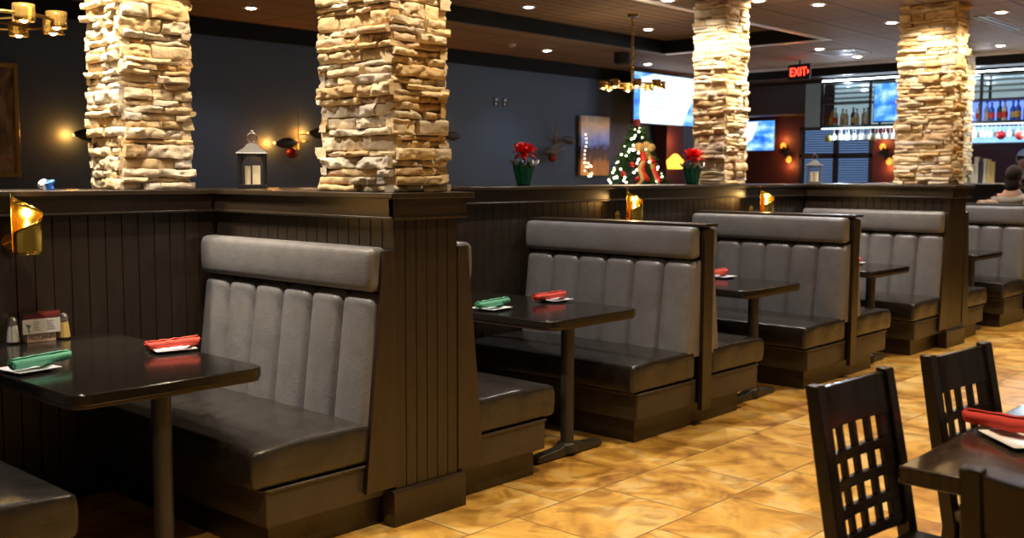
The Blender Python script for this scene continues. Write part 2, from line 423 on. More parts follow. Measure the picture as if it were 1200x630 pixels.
# ------------------------------------------------------------------ booths
Y0B, Y1B = 3.32, 4.645
def channel_back(mb, s, xb0, xb1, zb, zt, y0, y1, n, b):
    # s=-1 faces -x.  base plane runs from xb0 (bottom) to xb1 (top)
    w=(y1-y0)/n
    for k in range(n):
        def P(u,v_):
            t=u; e=abs(2*t-1); zt_=zt-.016*e**5
            z=zb+(zt_-zb)*v_
            f=(max(0,1-e**3.2))**.5
            top=1.0
            d=zt_-z
            if d<.035: top=math.sqrt(max(0,1-((.035-d)/.035)**2))
            x=xb0+(xb1-xb0)*v_ + (b*f*top+.016*top)
            return (s*x, y0+w*(k+t), z)
        mb.grid(P,12,26,flip=(s<0))
    def side(yy):
        def Q(u,v_):
            x=xb0+(xb1-xb0)*v_; top=1 if v_<.97 else .3
            return (s*(0.005+(x+.016*top-.005)*u), yy, zb+(zt-zb)*v_)
        return Q
    mb.grid(side(y0),1,20); mb.grid(side(y1),1,20)
    mb.grid(lambda u,v_:(s*(.005+(xb1-.005)*u),y0+(y1-y0)*v_,zt-.001),1,1)
def side_unit(root, s, off, single):
    """one bench of a booth; s=-1 faces -x; off = distance of its back plane from the centre"""
    def X(v_): return s*(off+v_)
    def cush(q,c,h):
        u=(q.x-c[0])/h[0]; v_=(q.y-c[1])/h[1]; wz=(q.z-c[2])/h[2]
        z=q.z
        if wz>0: z+=.016*(1-u*u)*(1-v_**6)*wz - .012*max(0,(u*s))**2*wz
        x=q.x+ s*.010*(1-wz*wz)*(1 if u*s>0 else 0)
        y=q.y+.004*math.sin(q.x*23)*(1-wz*wz)*(1 if v_<-.8 else 0)
        return (x,y,z)
    MB().rbox((X(.06),Y0B,.298),(X(.685),Y1B,.462),.024,(10,18,3),cush).build('seat_cushion',SEATV,root,smooth=60)
    a=MB().rbox((X(.03),Y0B+.012,.135),(X(.625),Y1B,.292),.010,(2,2,2)); 
    a.tube([(X(.05),Y0B+.008,.285),(X(.62),Y0B+.008,.285),(X(.634),Y0B+.03,.285),(X(.634),Y1B-.02,.285)],.007,8)
    a.build('seat_base',APRON,root,smooth=50)
    bk=MB(); channel_back(bk,s,off+.115,off+.045,.43,1.0,Y0B+.005,Y1B,6,.028)
    bk.build('back_cushion',VINYL,root,smooth=50)
    def hd(q,c,h):
        wz=(q.z-c[2])/h[2]; return (q.x+s*.008*(1-wz*wz),q.y,q.z)
    MB().rbox((X(.004),Y0B+.005,1.010),(X(.105),Y1B,1.198),.032,(2,16,4),hd).build('headrest',VINYL,root,smooth=60)
def kick(root,xa,xb):
    box((xa,Y0B+.06,0),(xb,Y1B-.01,.138)).build('kick_base',FRAME,root,bevel=.002)
def back_board(root,xa,xb):
    box((xa,Y0B+.012,.14),(xb,Y1B,1.185)).build('back_board',BLACK,root)
def single(x,s,label):
    t=thing('booth_bench',label,'booth bench',(x,0,0),0,'booth benches built against the half wall posts')
    side_unit(t,s,.012,True); kick(t,0,s*.60); back_board(t,0,s*.045)
    MB().prism([(s*.0,.17),(s*.165,.17),(s*.062,1.185),(0,1.185)],'y',Y0B-.016,Y0B+.004).build('end_panel',FRAME,t,bevel=.002)
    return t
single(.80,1,'black vinyl booth bench of which only the seat corner shows, lower left corner')
single(2.87,-1,'large near booth bench with channelled grey back left of the nearest post')
single(3.24,1,'booth bench facing right whose dark seat juts out right of the nearest post')
single(9.22,-1,'grey booth bench facing left on the left side of the farther pillar post')
single(9.60,1,'booth bench whose seat juts out just right of the farther pillar post')
def double(x,label):
    t=thing('double_booth',label,'booth',(x,0,0),0,'back to back booths with a capped divider')
    side_unit(t,-1,.035,False); side_unit(t,1,.035,False)
    kick(t,-.62,.50); back_board(t,-.034,.034)
    box((-.05,Y0B-.022,.10),(.05,Y0B+.012,1.185)).build('divider_post',FRAME,t,bevel=.003)
    box((-.07,Y0B-.035,1.199),(.07,Y1B+.01,1.217)).build('divider_cap',FRAME,t,bevel=.003)
    return t
double(5.32,'back to back grey vinyl booth, nearest one with a black capped divider')
double(7.34,'back to back grey vinyl booth, second capped divider from the left')
double(11.50,'back to back booth farthest away at the right edge beyond the farther post')

# ------------------------------------------------------------------ booth tables
def rrect(x0,x1,y0,y1,r,n=6):
    pts=[]
    for cx,cy,a0 in ((x1-r,y1-r,0),(x0+r,y1-r,90),(x0+r,y0+r,180),(x1-r,y0+r,270)):
        for k in range(n+1):
            a=R(a0+90*k/n); pts.append((cx+r*math.cos(a),cy+r*math.sin(a)))
    return pts
def booth_table(x,label,lx=-.12):
    t=thing('booth_table',label,'table',(x,0,0),0,'dark pedestal tables in the booths')
    ya,yb=3.38,4.668
    MB().prism(rrect(-.385,.385,ya,yb,.07),'z',.718,.760).build('tabletop',LAM,t,bevel=.006)
    MB().prism(rrect(-.379,.379,ya+.006,yb-.006,.066),'z',.708,.721).build('edge_band',LAMEDGE,t)
    MB().prism(rrect(lx-.09,lx+.09,3.42,3.66,.01),'z',.698,.710).build('mounting_plate',BLKMET,t)
    MB().lathe([(.036,.045),(.036,.70)],(lx,3.50,0),22).build('column',BLKMET,t)
    f=MB(); 
    prof=[(-.27,.010),(-.27,.034),(-.255,.042),(-.09,.052),(-.05,.066),(.05,.066),(.09,.052),(.255,.042),(.27,.034),(.27,.010),(.24,.006),(-.24,.006)]
    f.prism([(p[0]+lx,p[1]) for p in prof],'y',3.50-.032,3.50+.032); f.lathe([(.058,.02),(.058,.062),(.044,.075)],(lx,3.50,0),22)
    ft_=f.build('foot',BLKMET,t,bevel=.006)
    for sx in (-.245,.245): MB().lathe([(.016,0),(.016,.014)],(lx+sx,3.50,0),10).build('glide',BLACK,ft_)
    return t
booth_table(1.90,'nearest dark glossy booth table, holding shakers and a card holder',.0)
booth_table(4.36,'dark booth table right of the nearest post, with green and red napkins',-.11)
booth_table(6.30,'dark booth table between the two capped dividers, with one red napkin',-.09)
booth_table(8.22,'dark booth table in front of the bench at the farther pillar post',-.15)
booth_table(10.55,'farthest dark booth table, right of the farther pillar post',-.20)

# ------------------------------------------------------------------ napkins and plates
def plate(x,y,z,rz,label,size=.085):
    mb=MB()
    def ring(s_,zz): return [(a*s_,b*s_,zz) for a,b in ((1,1),(-1,1),(-1,-1),(1,-1))]
    # square plate with raised rim
    P=[ring(.55,0),ring(.62,.0),ring(1,.012),ring(1,.015),ring(.66,.005),ring(.0,.005)]
    vs=[(p[0]*size,p[1]*size,p[2]) for rg in P for p in rg]; fs=[(3,2,1,0)]
    for k in range(5):
        for i in range(4): fs.append((k*4+i,k*4+(i+1)%4,k*4+4+(i+1)%4,k*4+4+i))
    mb.add(vs,fs); o=mb.build('side_plate',WHITEC,bevel=.0015); o.location=(x,y,z); o.rotation_euler=(0,0,rz)
    return tag(o,label,'plate','small white square side plates')
def napkin(p0,p1,m,label,z,r=.021):
    a=Vector((p0[0],p0[1],0)); b=Vector((p1[0],p1[1],0)); ln=(b-a).length
    rnd=random.Random(label); mb=MB(); sd=rnd.uniform(0,50)
    def P(u,v_):
        th=v_*4.6*PI; rr=r*(.25+.75*min(1,v_*1.1+.05))*(1+.10*math.sin(u*3+sd))
        rr+= .0035*noise.noise(Vector((u*9+sd,th*.5,3)))
        x=u*ln+.010*math.sin(th)*(u-.5)-v_*.012*(1 if u>.5 else -1)*abs(u-.5)*2
        return (x, rr*math.cos(th)*1.15, rr*math.sin(th)*.92+r)
    mb.grid(P,22,70)
    o=mb.build('rolled_napkin',m,weld=False,smooth=80); sd_=o.modifiers.new('thick','SOLIDIFY'); sd_.thickness=.0018
    o.location=(a.x,a.y,z); d=b-a; o.rotation_euler=(0,-math.atan2(.004,ln),math.atan2(d.y,d.x))
    return tag(o,label,'napkin','rolled cloth napkins on side plates')
TZ=.760
plate(1.612,3.950,TZ,R(8),'white plate under the green napkin on the nearest booth table')
napkin((1.534,3.930),(1.787,3.984),GRNN,'rolled green napkin on the nearest booth table, at the left edge',TZ+.013)
plate(2.216,3.984,TZ,R(-12),'white plate under the red napkin on the nearest booth table')
napkin((2.094,3.979),(2.323,3.940),REDN,'rolled red napkin on the nearest booth table',TZ+.013)
plate(4.115,3.935,TZ,R(5),'white plate under the green napkin right of the nearest post')
napkin((3.993,3.925),(4.271,3.954),GRNN,'rolled green napkin on the table right of the nearest post',TZ+.013)
plate(4.656,3.945,TZ,R(0),'white plate under the red napkin right of the nearest post')
napkin((4.480,3.945),(4.753,3.940),REDN,'rolled red napkin beside the green one, right of the nearest post',TZ+.013)
plate(6.584,3.979,TZ,R(0),'white plate under the red napkin between the two capped dividers')
napkin((6.497,4.032),(6.691,4.003),REDN,'rolled red napkin on the table between the two capped dividers',TZ+.013,.024)
plate(8.415,3.818,TZ,R(0),'white plate under the farthest red napkin, left of the farther post')
napkin((8.328,3.818),(8.513,3.799),REDN,'farthest rolled red napkin, on the table left of the farther post',TZ+.013,.022)

# shakers and card caddy on the nearest table
SALT=mat('white salt',(.80,.78,.74),.9); PEP=mat('yellow seasoning',(.62,.42,.12),.9)
def shaker(x,y,fill,label,cat='shaker'):
    t=thing('glass_shaker',label,cat,(x,y,TZ),R(22),'glass shakers with metal lids')
    MB().prism([(r_*math.cos(2*PI*k/8),r_*math.sin(2*PI*k/8)) for k in range(8) for r_ in (.028,)],'z',0,.008).build('glass_foot',GLASS,t)
    mb=MB(); vs=[];
    for z,r_ in ((.008,.027),(.085,.0195)): vs+=[(r_*math.cos(2*PI*k/8),r_*math.sin(2*PI*k/8),z) for k in range(8)]
    mb.add(vs,[tuple(range(8))[::-1],tuple(range(8,16))]+[(k,(k+1)%8,8+(k+1)%8,8+k) for k in range(8)])
    mb.build('contents',fill,t,smooth=0,bevel=.002)
    MB().lathe([(.021,.085),(.0215,.100),(.020,.104),(.016,.113),(.006,.118),(.0005,.1185)],(0,0,0),20).build('lid',STEEL,t)
shaker(1.832,4.640,SALT,'salt shaker of white salt left of the card holder')
shaker(2.045,4.615,PEP,'shaker of yellow seasoning right of the card holder')
cd_=thing('card_holder','clear menu card holder on a small wooden block on the nearest booth table','card holder',(1.942,4.632,TZ),R(-4))
WOODL=mat('pale wood block',(.72,.52,.38),.6)
box((-.062,-.030,0),(.062,.022,.042)).build('wood_block',WOODL,cd_,bevel=.002)
box((-.080,-.036,.040),(.080,-.034,.104)).build('printed_card',PAPER,cd_)
MB().box((-.083,-.030,.02),(.083,-.027,.135)).box((-.083,-.008,.02),(.083,-.005,.135)).build('acrylic_sleeve',mat('clear acrylic',(.9,.8,.8),.05,trans=1.0),cd_)
REDC=mat('dark red card print',(.25,.02,.03),.5)
box((-.075,-.026,.104),(.02,-.024,.124)).build('red_card',REDC,cd_)
box((.02,-.0255,.100),(.078,-.0235,.130)).build('dark_card',mat('dark card',(.05,.02,.03),.5),cd_)
def text(body,size,m,parent,loc,rot,name='lettering',ext=.0005,align='CENTER',sx=1):
    cu=bpy.data.curves.new(name,'FONT'); cu.body=body; cu.size=size; cu.extrude=ext; cu.align_x=align; cu.align_y='CENTER'
    cu.materials.append(m); tmp=bpy.data.objects.new(name,cu); col.objects.link(tmp)
    bpy.context.view_layer.update()
    me=bpy.data.meshes.new_from_object(tmp.evaluated_get(bpy.context.evaluated_depsgraph_get())); bpy.data.objects.remove(tmp)
    o=bpy.data.objects.new(name,me); col.objects.link(o)
    if parent: o.parent=parent
    o.location=loc; o.rotation_euler=rot; o.scale=(sx,1,1); return o
INK=mat('dark brown ink',(.10,.035,.025),.6); INKG=mat('grey ink',(.30,.27,.25),.6); INKB=mat('green blue ink',(.10,.16,.15),.6)
text('MEZONNIN',.027,INK,cd_,(.002,-.0305,.021),(PI/2,0,0),sx=.78)
ln=MB()
rl=random.Random(3)
for k in range(5):
    ln.box((-.035,-.0368,.092-k*.009),(-.035+rl.uniform(.02,.032),-.0362,.0945-k*.009)); ln.box((.015+rl.uniform(0,.01),-.0368,.092-k*.009),(.045+rl.uniform(0,.02),-.0362,.0945-k*.009))
ln.build('print_lines',INKG,cd_)
MB().prism([(-.068,.086),(-.044,.078),(-.052,.066),(-.053,.054),(-.046,.050),(-.062,.050),(-.056,.054),(-.058,.066)],'y',-.0369,-.0362).build('cocktail_print',INKB,cd_)

# ------------------------------------------------------------------ brass sconces on the half wall
def wall_sconce(x,label):
    t=thing('brass_candle_sconce',label,'sconce',(x,YH,0),0,'rolled brass sheet sconces on the booth wall')
    yc=-.15; r_=.060
    MB().lathe([(.034,-.012),(.034,0)],(-.02,0,1.205),20,'y').build('wall_plate',GOLD,t)
    MB().tube([(-.02,-.008,1.205),(-.025,-.06,1.19),(-.01,-.12,1.165)],.006,8).build('arm',GOLD,t)
    mb=MB()
    a0,a1=R(150),R(150-318)
    def P(u,v_):
        th=a0+(a1-a0)*u; ztop=1.415-.165*u; zb=1.160
        rr=r_*(1+.05*(u))
        return (rr*math.cos(th), yc+rr*math.sin(th), zb+(ztop-zb)*v_)
    mb.grid(P,40,10); o=mb.build('rolled_shade',GOLD,t,smooth=60,weld=False); sd=o.modifiers.new('t','SOLIDIFY'); sd.thickness=.0016
    MB().lathe([(.058,1.157),(.059,1.163)],(0,yc,0),24).build('shade_floor',GOLD,t)
    MB().lathe([(.018,1.163),(.018,1.24),(.003,1.243)],(0,yc,0),16).build('candle',CREAM,t)
    MB().lathe([(.0015,1.243),(.010,1.262),(.008,1.285),(.001,1.318)],(0,yc,0),12).build('flame_bulb',FLAME,t)
    lamp('sconce_light','POINT',(0,yc-.0,1.33),1.2,(1,.6,.2),t,.02)
    return t
wall_sconce(1.865,'brass candle sconce at the left edge above the nearest booth table')
wall_sconce(6.26,'brass sconce showing above the nearest capped booth divider')
wall_sconce(8.22,'brass sconce showing above the second capped booth divider')

# ------------------------------------------------------------------ ledge things
TIN=mat('pale hammered tin',(.42,.41,.40),.38,.6); LBLK=mat('dark lantern metal',(.03,.028,.026),.4,.5)
def lantern(x,y,rz,label,m):
    t=thing('candle_lantern',label,'lantern',(x,y,CZ),rz,'square metal candle lanterns on the ledge')
    h=.066
    box((-h-.004,-h-.004,0),(h+.004,h+.004,.022)).build('base',m,t,bevel=.003)
    fr=MB()
    for sx in (-1,1):
        for sy in (-1,1): fr.box((sx*h-.005,sy*h-.005,.02),(sx*h+.005,sy*h+.005,.185))
    for a in range(4):
        st=len(fr.v)
        for k in range(9):
            an=PI*k/8; x_=-math.cos(an)*(h-.008); z_=.135+.036*math.sin(an)
            fr.box((x_-.0035,-h-.003,z_),(x_+.0035,-h+.003,.184))
        fr.xf(Matrix.Rotation(a*PI/2,4,'Z'),st)
    fr.build('frame',m,t)
    for a in range(4):
        g=box((-h,-h-.0008,.02),(h,-h+.0008,.184)); g.xf(Matrix.Rotation(a*PI/2,4,'Z')); g.build('glass_pane',THIN,t)
    rf=MB()
    P=[(h+.014,.184),(h+.012,.190),(.044,.212),(.024,.236),(.016,.240)]
    vs=[];fs=[]
    for r_,z in P: vs+=[(r_,r_,z),(-r_,r_,z),(-r_,-r_,z),(r_,-r_,z)]
    for k in range(len(P)-1):
        for i in range(4): fs.append((k*4+i,k*4+(i+1)%4,k*4+4+(i+1)%4,k*4+4+i))
    fs+=[(3,2,1,0),tuple(range(len(vs)-4,len(vs)))]
    rf.add(vs,fs); rf.build('roof',TIN,t,bevel=.001)
    rg=MB(); rg.tube([(0.026*math.cos(a_),0,.268+.026*math.sin(a_)) for a_ in [2*PI*k/18 for k in range(19)]],.0045,8)
    rg.lathe([(.012,.238),(.014,.246),(.008,.25)],(0,0,0),12); rg.sphere((0,0,.300),.010)
    rg.build('ring',STEEL,t)
    for i,(cx,cy,r_,hh) in enumerate(((-.026,.010,.015,.098),(.020,-.008,.021,.100))):
        cdl=MB().lathe([(r_,.022),(r_,.022+hh),(r_*.7,.018+hh),(.001,.017+hh)],(cx,cy,0),18).build('candle',CREAM,t)
        MB().tube([(cx,cy,.018+hh),(cx+.002,cy,.030+hh)],.001,6).build('wick',BLACK,cdl)
    return t
lantern(3.17,4.80,R(-38),'dark metal lantern with two cream candles between the two nearest pillars',LBLK)
lantern(9.99,4.97,R(-66),'small far lantern on the ledge before the window blinds',TIN)

REDF=mat('poinsettia red petals',(.80,.015,.012),.45); LEAFG=mat('poinsettia leaf green',(.03,.12,.03),.5)
FOIL=mat('green foil wrap',(.006,.085,.040),.22,.5); SILV=mat('silver foil edge',(.45,.45,.43),.4,.8)
def poinsettia(x,y,label,seed,sc=1.0):
    rnd=random.Random(seed)
    t=thing('potted_poinsettia',label,'potted plant',(x,y,CZ),0,'red poinsettias in green foil pots')
    def wrap(u,v_):
        a=2*PI*u; r_=(.043+.030*v_)*(1+(.04+.10*v_)*math.sin(a*9+v_*1.5))*sc
        return (r_*math.cos(a),r_*math.sin(a),(.145+.018*math.sin(a*9+1)*v_)*v_*sc)
    o=MB().grid(wrap,72,8).build('foil_pot_wrap',FOIL,t,weld=True,smooth=40); s_=o.modifiers.new('t','SOLIDIFY'); s_.thickness=.0015
    def rim(u,v_):
        a=2*PI*u; r_=(.073+.014*v_)*(1+.15*math.sin(a*9+1.5))*sc
        return (r_*math.cos(a),r_*math.sin(a),(.143+.018*math.sin(a*9+1)+.010*v_+.006*math.sin(a*18)*v_)*sc)
    o=MB().grid(rim,90,2).build('silver_rim',SILV,t,weld=True); s_=o.modifiers.new('t','SOLIDIFY'); s_.thickness=.001
    MB().lathe([(.040,.002),(.060,.12),(.001,.122)],(0,0,0),20).build('soil',mat('soil',(.03,.02,.012),.9),t)
    def leaf(mb,base,dirv,ln_,wd,droop):
        d=Vector(dirv).normalized(); side=d.cross(Vector((0,0,1)))
        side=side.normalized() if side.length>.01 else Vector((1,0,0)); nn=side.cross(d)
        def P(u,v_):
            wdt=wd*math.sin(PI*min(1,u**.8))**.8*(1-.2*u); off=(v_-.5)*2
            q=Vector(base)+d*ln_*u+side*wdt*off+nn*(.15*wdt*abs(off))-Vector((0,0,1))*droop*u*u*ln_
            return tuple(q)
        mb.grid(P,7,4)
    mb=MB()
    for k in range(9):
        a=rnd.uniform(0,2*PI); leaf(mb,(0,0,.15*sc),(math.cos(a),math.sin(a),.25),.075*sc,.020*sc,.3)
    mb.build('green_leaves',LEAFG,t,weld=False,smooth=60)
    fl=MB()
    for (hx,hy,hz) in ((0,0,.225),(.04,.02,.215),(-.04,.0,.215),(.0,-.04,.215)):
        for k in range(26):
            a=rnd.uniform(0,2*PI); el=rnd.uniform(-.5,2.2)
            leaf(fl,(hx*sc,hy*sc,hz*sc),(math.cos(a),math.sin(a),el),rnd.uniform(.075,.10)*sc,.016*sc,.12)
    fl.build('red_bracts',REDF,t,weld=False,smooth=60)
    st=MB()
    for (hx,hy,hz) in ((0,0,.215),(.035,.02,.20),(-.04,.01,.20)): st.tube([(0,0,.10*sc),(hx*sc,hy*sc,hz*sc)],.003,6)
    st.build('stem',LEAFG,t)
poinsettia(5.43,4.88,'red poinsettia in a green foil pot alone on the ledge before the blue wall',5,1.05)
poinsettia(7.42,4.78,'red poinsettia in a green foil pot touching the stone pillar by the large screen',8,1.05)
# crumpled wrapper
cw=MB().rbox((-.03,-.02,0),(.03,.02,.045),.012,(4,4,4),lambda q,c,h:(q.x+.012*noise.noise(q*60),q.y+.012*noise.noise(q*60+Vector((3,3,3))),max(0,q.z+.012*noise.noise(q*50))))
WRAP=mat('blue white wrapper',(.6,.6,.65),.4)
v=coords(WRAP,(25,25,25)); sp=N(WRAP,'ShaderNodeSeparateXYZ'); L(WRAP,v,sp.inputs[0]); rr=ramp(WRAP,sp.outputs[0],[(.0,(.65,.65,.68)),(.15,(.03,.16,.75))],'CONSTANT'); L(WRAP,rr.outputs[0],PB(WRAP).inputs['Base Color'])
o=cw.build('crumpled_wrapper',WRAP); o.location=(2.06,4.78,CZ); o.rotation_euler=(0,0,R(-40)); tag(o,'small crumpled blue and white wrapper on the ledge at far left','wrapper')

# ------------------------------------------------------------------ blue wall decor
BULBO=emis('orange lamp bulb',(1,.42,.08),5)
def leaf_sconce(x,z,label,leaves,rods,ball,lit=True):
    t=thing('branch_wall_sconce',label,'wall lamp',(x,YW,z),0,'brass branch wall lamps with leaf shades')
    MB().lathe([(.05,-.02),(.05,0)],(0,0,-.07),18,'y').build('wall_plate',BRASS,t)
    rb=MB(); rb.tube([(0,-.0,-.07),(0,-.07,-.07)],.008)
    for a,b in rods: rb.tube([a,b],.007,8)
    rb.build('rods',BRASS,t)
    for (lx,lz,ang,gx) in leaves:
        mb=MB()
        def P(u,v_):
            wd=.055*math.sin(PI*u)**.7; o_=(v_-.5)*2
            return ((u-.5)*.30, -.0-.03*(1-o_*o_)*math.sin(PI*u), wd*o_)
        mb.grid(P,14,6); mb.xf(Matrix.Translation((lx,-.12,lz))@Matrix.Rotation(ang,4,'Y'))
        o=mb.build('leaf_shade',BLKMET,t,weld=False,smooth=70); s_=o.modifiers.new('t','SOLIDIFY'); s_.thickness=.003
        if lit and gx:
            MB().sphere((lx+gx*.125,-.075,lz),.011).build('bulb',BULBO,t)
            lamp('leaf_glow','POINT',(lx+gx*.15,-.06,lz),2.6,(1,.36,.05),t,.02)
    if ball:
        MB().sphere((ball[0],-.10,ball[1]),.058,18,12).build('red_ornament',mat('red glass ornament',(.22,.018,.008),.2,.5),t)
        MB().lathe([(.012,.0),(.012,.02)],(ball[0],-.10,ball[1]+.055),10).build('ornament_cap',SILV,t)
leaf_sconce(4.42,1.82,'black leaf lamp glowing at its left, half behind the left pillar',[(-.15,.02,0.05,-1)],[((-.2,-.08,0),(.2,-.08,.03))],None)
leaf_sconce(6.52,1.88,'brass branch lamp with two leaf shades and a red ornament beside the near lantern',
    [(-.17,-.06,-.10,-1),(.25,.05,.02,-1)],[((0,-.08,-.24),(0,-.08,.31)),((-.15,-.09,-.055),(.16,-.09,-.03)),((-.03,-.1,.03),(.2,-.1,.05))],(-.10,-.16))
leaf_sconce(8.68,1.93,'leaf tip of a wall lamp poking out right of the largest pillar',[(.03,.03,0,-1)],[((-.2,-.08,0),(.1,-.08,.03)),((-.2,-.08,-.2),(-.2,-.08,.3))],None)
leaf_sconce(10.68,1.88,'unlit branch wall lamp with a red ornament left of the small city painting',
    [(.22,.09,.12,0),(-.19,-.07,-.05,0)],[((0,-.08,-.2),(0,-.08,.32)),((-.17,-.09,-.03),(.2,-.09,.09)),((-.13,-.09,-.08),(.17,-.09,-.02))],(-.10,-.15),lit=False)
def paint_mat(name,stops,scale,seed):
    m=mat(name,(.3,.2,.1),.5); v=coords(m,scale); mp_=N(m,'ShaderNodeMapping'); mp_.inputs['Location'].default_value=(seed,seed,0); L(m,v,mp_.inputs[0])
    n=N(m,'ShaderNodeTexNoise',Scale=3.0,Detail=5.0,Roughness=.6,Distortion=.8); L(m,mp_.outputs[0],n.inputs['Vector'])
    r=ramp(m,n.outputs[0],stops); L(m,r.outputs[0],PB(m).inputs['Base Color']); return m
# city painting: warm sky, blue-violet haze, dark street with orange reflections
CITY=mat('abstract city painting',(.3,.2,.1),.55)
tc=N(CITY,'ShaderNodeTexCoord'); sp=N(CITY,'ShaderNodeSeparateXYZ'); L(CITY,tc.outputs['Object'],sp.inputs[0])
n=N(CITY,'ShaderNodeTexNoise',Scale=7.0,Detail=4.0,Roughness=.6); 
mpc=N(CITY,'ShaderNodeMapping'); mpc.inputs['Scale'].default_value=(1.6,1,1.1); L(CITY,tc.outputs['Object'],mpc.inputs[0]); L(CITY,mpc.outputs[0],n.inputs['Vector'])
ma=N(CITY,'ShaderNodeMath',operation='MULTIPLY_ADD'); L(CITY,n.outputs[0],ma.inputs[0]); ma.inputs[1].default_value=.34; 
mb_=N(CITY,'ShaderNodeMath',operation='SUBTRACT'); L(CITY,sp.outputs[2],mb_.inputs[0]); mb_.inputs[1].default_value=.17; L(CITY,mb_.outputs[0],ma.inputs[2])
rz_=ramp(CITY,ma.outputs[0],[(.02,(.85,.36,.10)),(.16,(.60,.25,.08)),(.25,(.14,.07,.05)),(.38,(.05,.03,.06)),(.46,(.18,.28,.80)),(.58,(.55,.50,.70)),(.70,(.80,.58,.38)),(.85,(.38,.33,.30))])
L(CITY,rz_.outputs[0],PB(CITY).inputs['Base Color'])
t=thing('city_painting','unframed canvas of a glowing city street left of the Christmas tree','painting',(11.54,YW-.021,1.50),0)
box((-.32,-.045,0),(.32,-.003,.82)).build('canvas',CITY,t)
box((-.318,-.043,-.004),(.318,0,.824)).build('stretcher',BLACK,t)
t=thing('fairy_light_garland','string of small warm lights hanging over the left side of the city painting','string lights',(11.26,YW-.10,1.44),0)
rg_=random.Random(2); gp_=[(.02+.02*math.sin(k*.9),0,.62-k*.055) for k in range(9)]+[(.02+rg_.uniform(-.02,.16),rg_.uniform(-.02,.02),rg_.uniform(.04,.30)) for k in range(12)]
MB().tube(gp_,.003,5).build('wire',BLACK,t)
GLT=emis('garland light',(1,.82,.5),4)
for p in gp_: MB().sphere(p,.010,8,6).build('fairy_light',GLT,t,weld=False)
PNT=paint_mat('dark figurative painting',[(.3,(.02,.015,.012)),(.48,(.20,.12,.06)),(.60,(.34,.25,.15)),(.72,(.35,.03,.02)),(.85,(.10,.07,.05))],(1.6,1,1),4)
t=thing('framed_painting','tall dark painting in a thin gold frame cut by the left edge','painting',(3.2,YW,1.47),0)
box((-.47,-.03,.03),(.47,-.005,.92)).build('canvas',PNT,t)
fr=MB()
for a,b in (((-.5,-.045,0),(.5,0,.035)),((-.5,-.045,.915),(.5,0,.95)),((-.5,-.045,.03),(-.465,0,.92)),((.465,-.045,.03),(.5,0,.92))): fr.box(a,b)
fr.build('gold_frame',BRASS,t,bevel=.003)
t=thing('wall_outlet','pair of small pale outlet covers high on the blue wall','outlet',(9.68,YW,2.42),0)
WP=mat('pale cover plate',(.45,.47,.48),.4)
for sx in (-.09,.07):
    p=box((sx-.04,-.012,-.05),(sx+.04,0,.05)).build('cover_plate',BLACK,t,bevel=.002); 
    MB().box((sx-.025,-.016,.01),(sx+.025,-.011,.04)).box((sx-.025,-.016,-.04),(sx+.005,-.011,-.012)).build('socket',WP,p)

# ------------------------------------------------------------------ screens
def screen_mat(name,kind,strength):
    m=mat(name,(.01,.01,.01),.3); tc=N(m,'ShaderNodeTexCoord'); sp=N(m,'ShaderNodeSeparateXYZ'); L(m,tc.outputs['Generated'],sp.inputs[0])
    n=N(m,'ShaderNodeTexNoise',Scale=3.5,Detail=3.0); L(m,tc.outputs['Generated'],n.inputs['Vector'])
    r=ramp(m,n.outputs[0],[(.35,(.01,.10,.75)),(.5,(.08,.35,.95)),(.65,(.45,.75,1.0))])
    L(m,r.outputs[0],PB(m).inputs['Emission Color']); PB(m).inputs['Emission Strength'].default_value=strength; return m
SCRB=screen_mat('blue picture screen','b',.75)
SCRW=emis('white page on screen',(.80,.92,1.0),.85); SCRT=emis('grey text lines on screen',(.40,.55,.75),.7)
def tv(name,label,loc,rz,w_,h_,mount):
    t=thing(name,label,'television',loc,rz)
    box((-w_/2-.012,0,-h_/2-.014),(w_/2+.012,.05,h_/2+.012)).build('bezel',BLACK,t,bevel=.004)
    box((-w_/2,-.004,-h_/2),(w_/2,-.0005,h_/2)).build('screen',SCRB,t)
    mount(t); return t
t=tv('wall_television','large lit television showing a white page above the Christmas tree',(12.62,8.62,2.585),R(0),1.50,.70,
   lambda t: MB().box((-.1,.05,-.1),(.1,.48,.1)).build('wall_arm',BLACK,t))
pg=MB().prism([(-.62,-.33),(-.60,.28),(-.3,.345),(.75,.345),(.75,.10),(.45,-.35),(-.60,-.35)],'y',-.007,-.0045).build('page_picture',SCRW,t)
tl=MB(); rl=random.Random(5)
for k in range(7):
    z_=.20-k*.065; tl.box((-.40,-.0085,z_),(-.40+rl.uniform(.2,.4),-.0072,z_+.014))
for k in range(3): tl.box((.15,-.0085,.16-k*.05),(.35+rl.uniform(0,.15),-.0072,.172-k*.05))
tl.build('text_lines',SCRT,t)
t=tv('wall_television','smaller television on the maroon wall right of the third pillar',(XF-.10,8.45,2.13),R(-90),.80,.46,
   lambda t: MB().box((-.08,.05,-.08),(.08,.10,.08)).build('wall_arm',BLACK,t))
MB().prism([(-.40,-.18),(-.38,.22),(.12,.22),(.02,-.05),(-.2,-.2)],'y',-.007,-.0045).build('page_picture',SCRW,t)

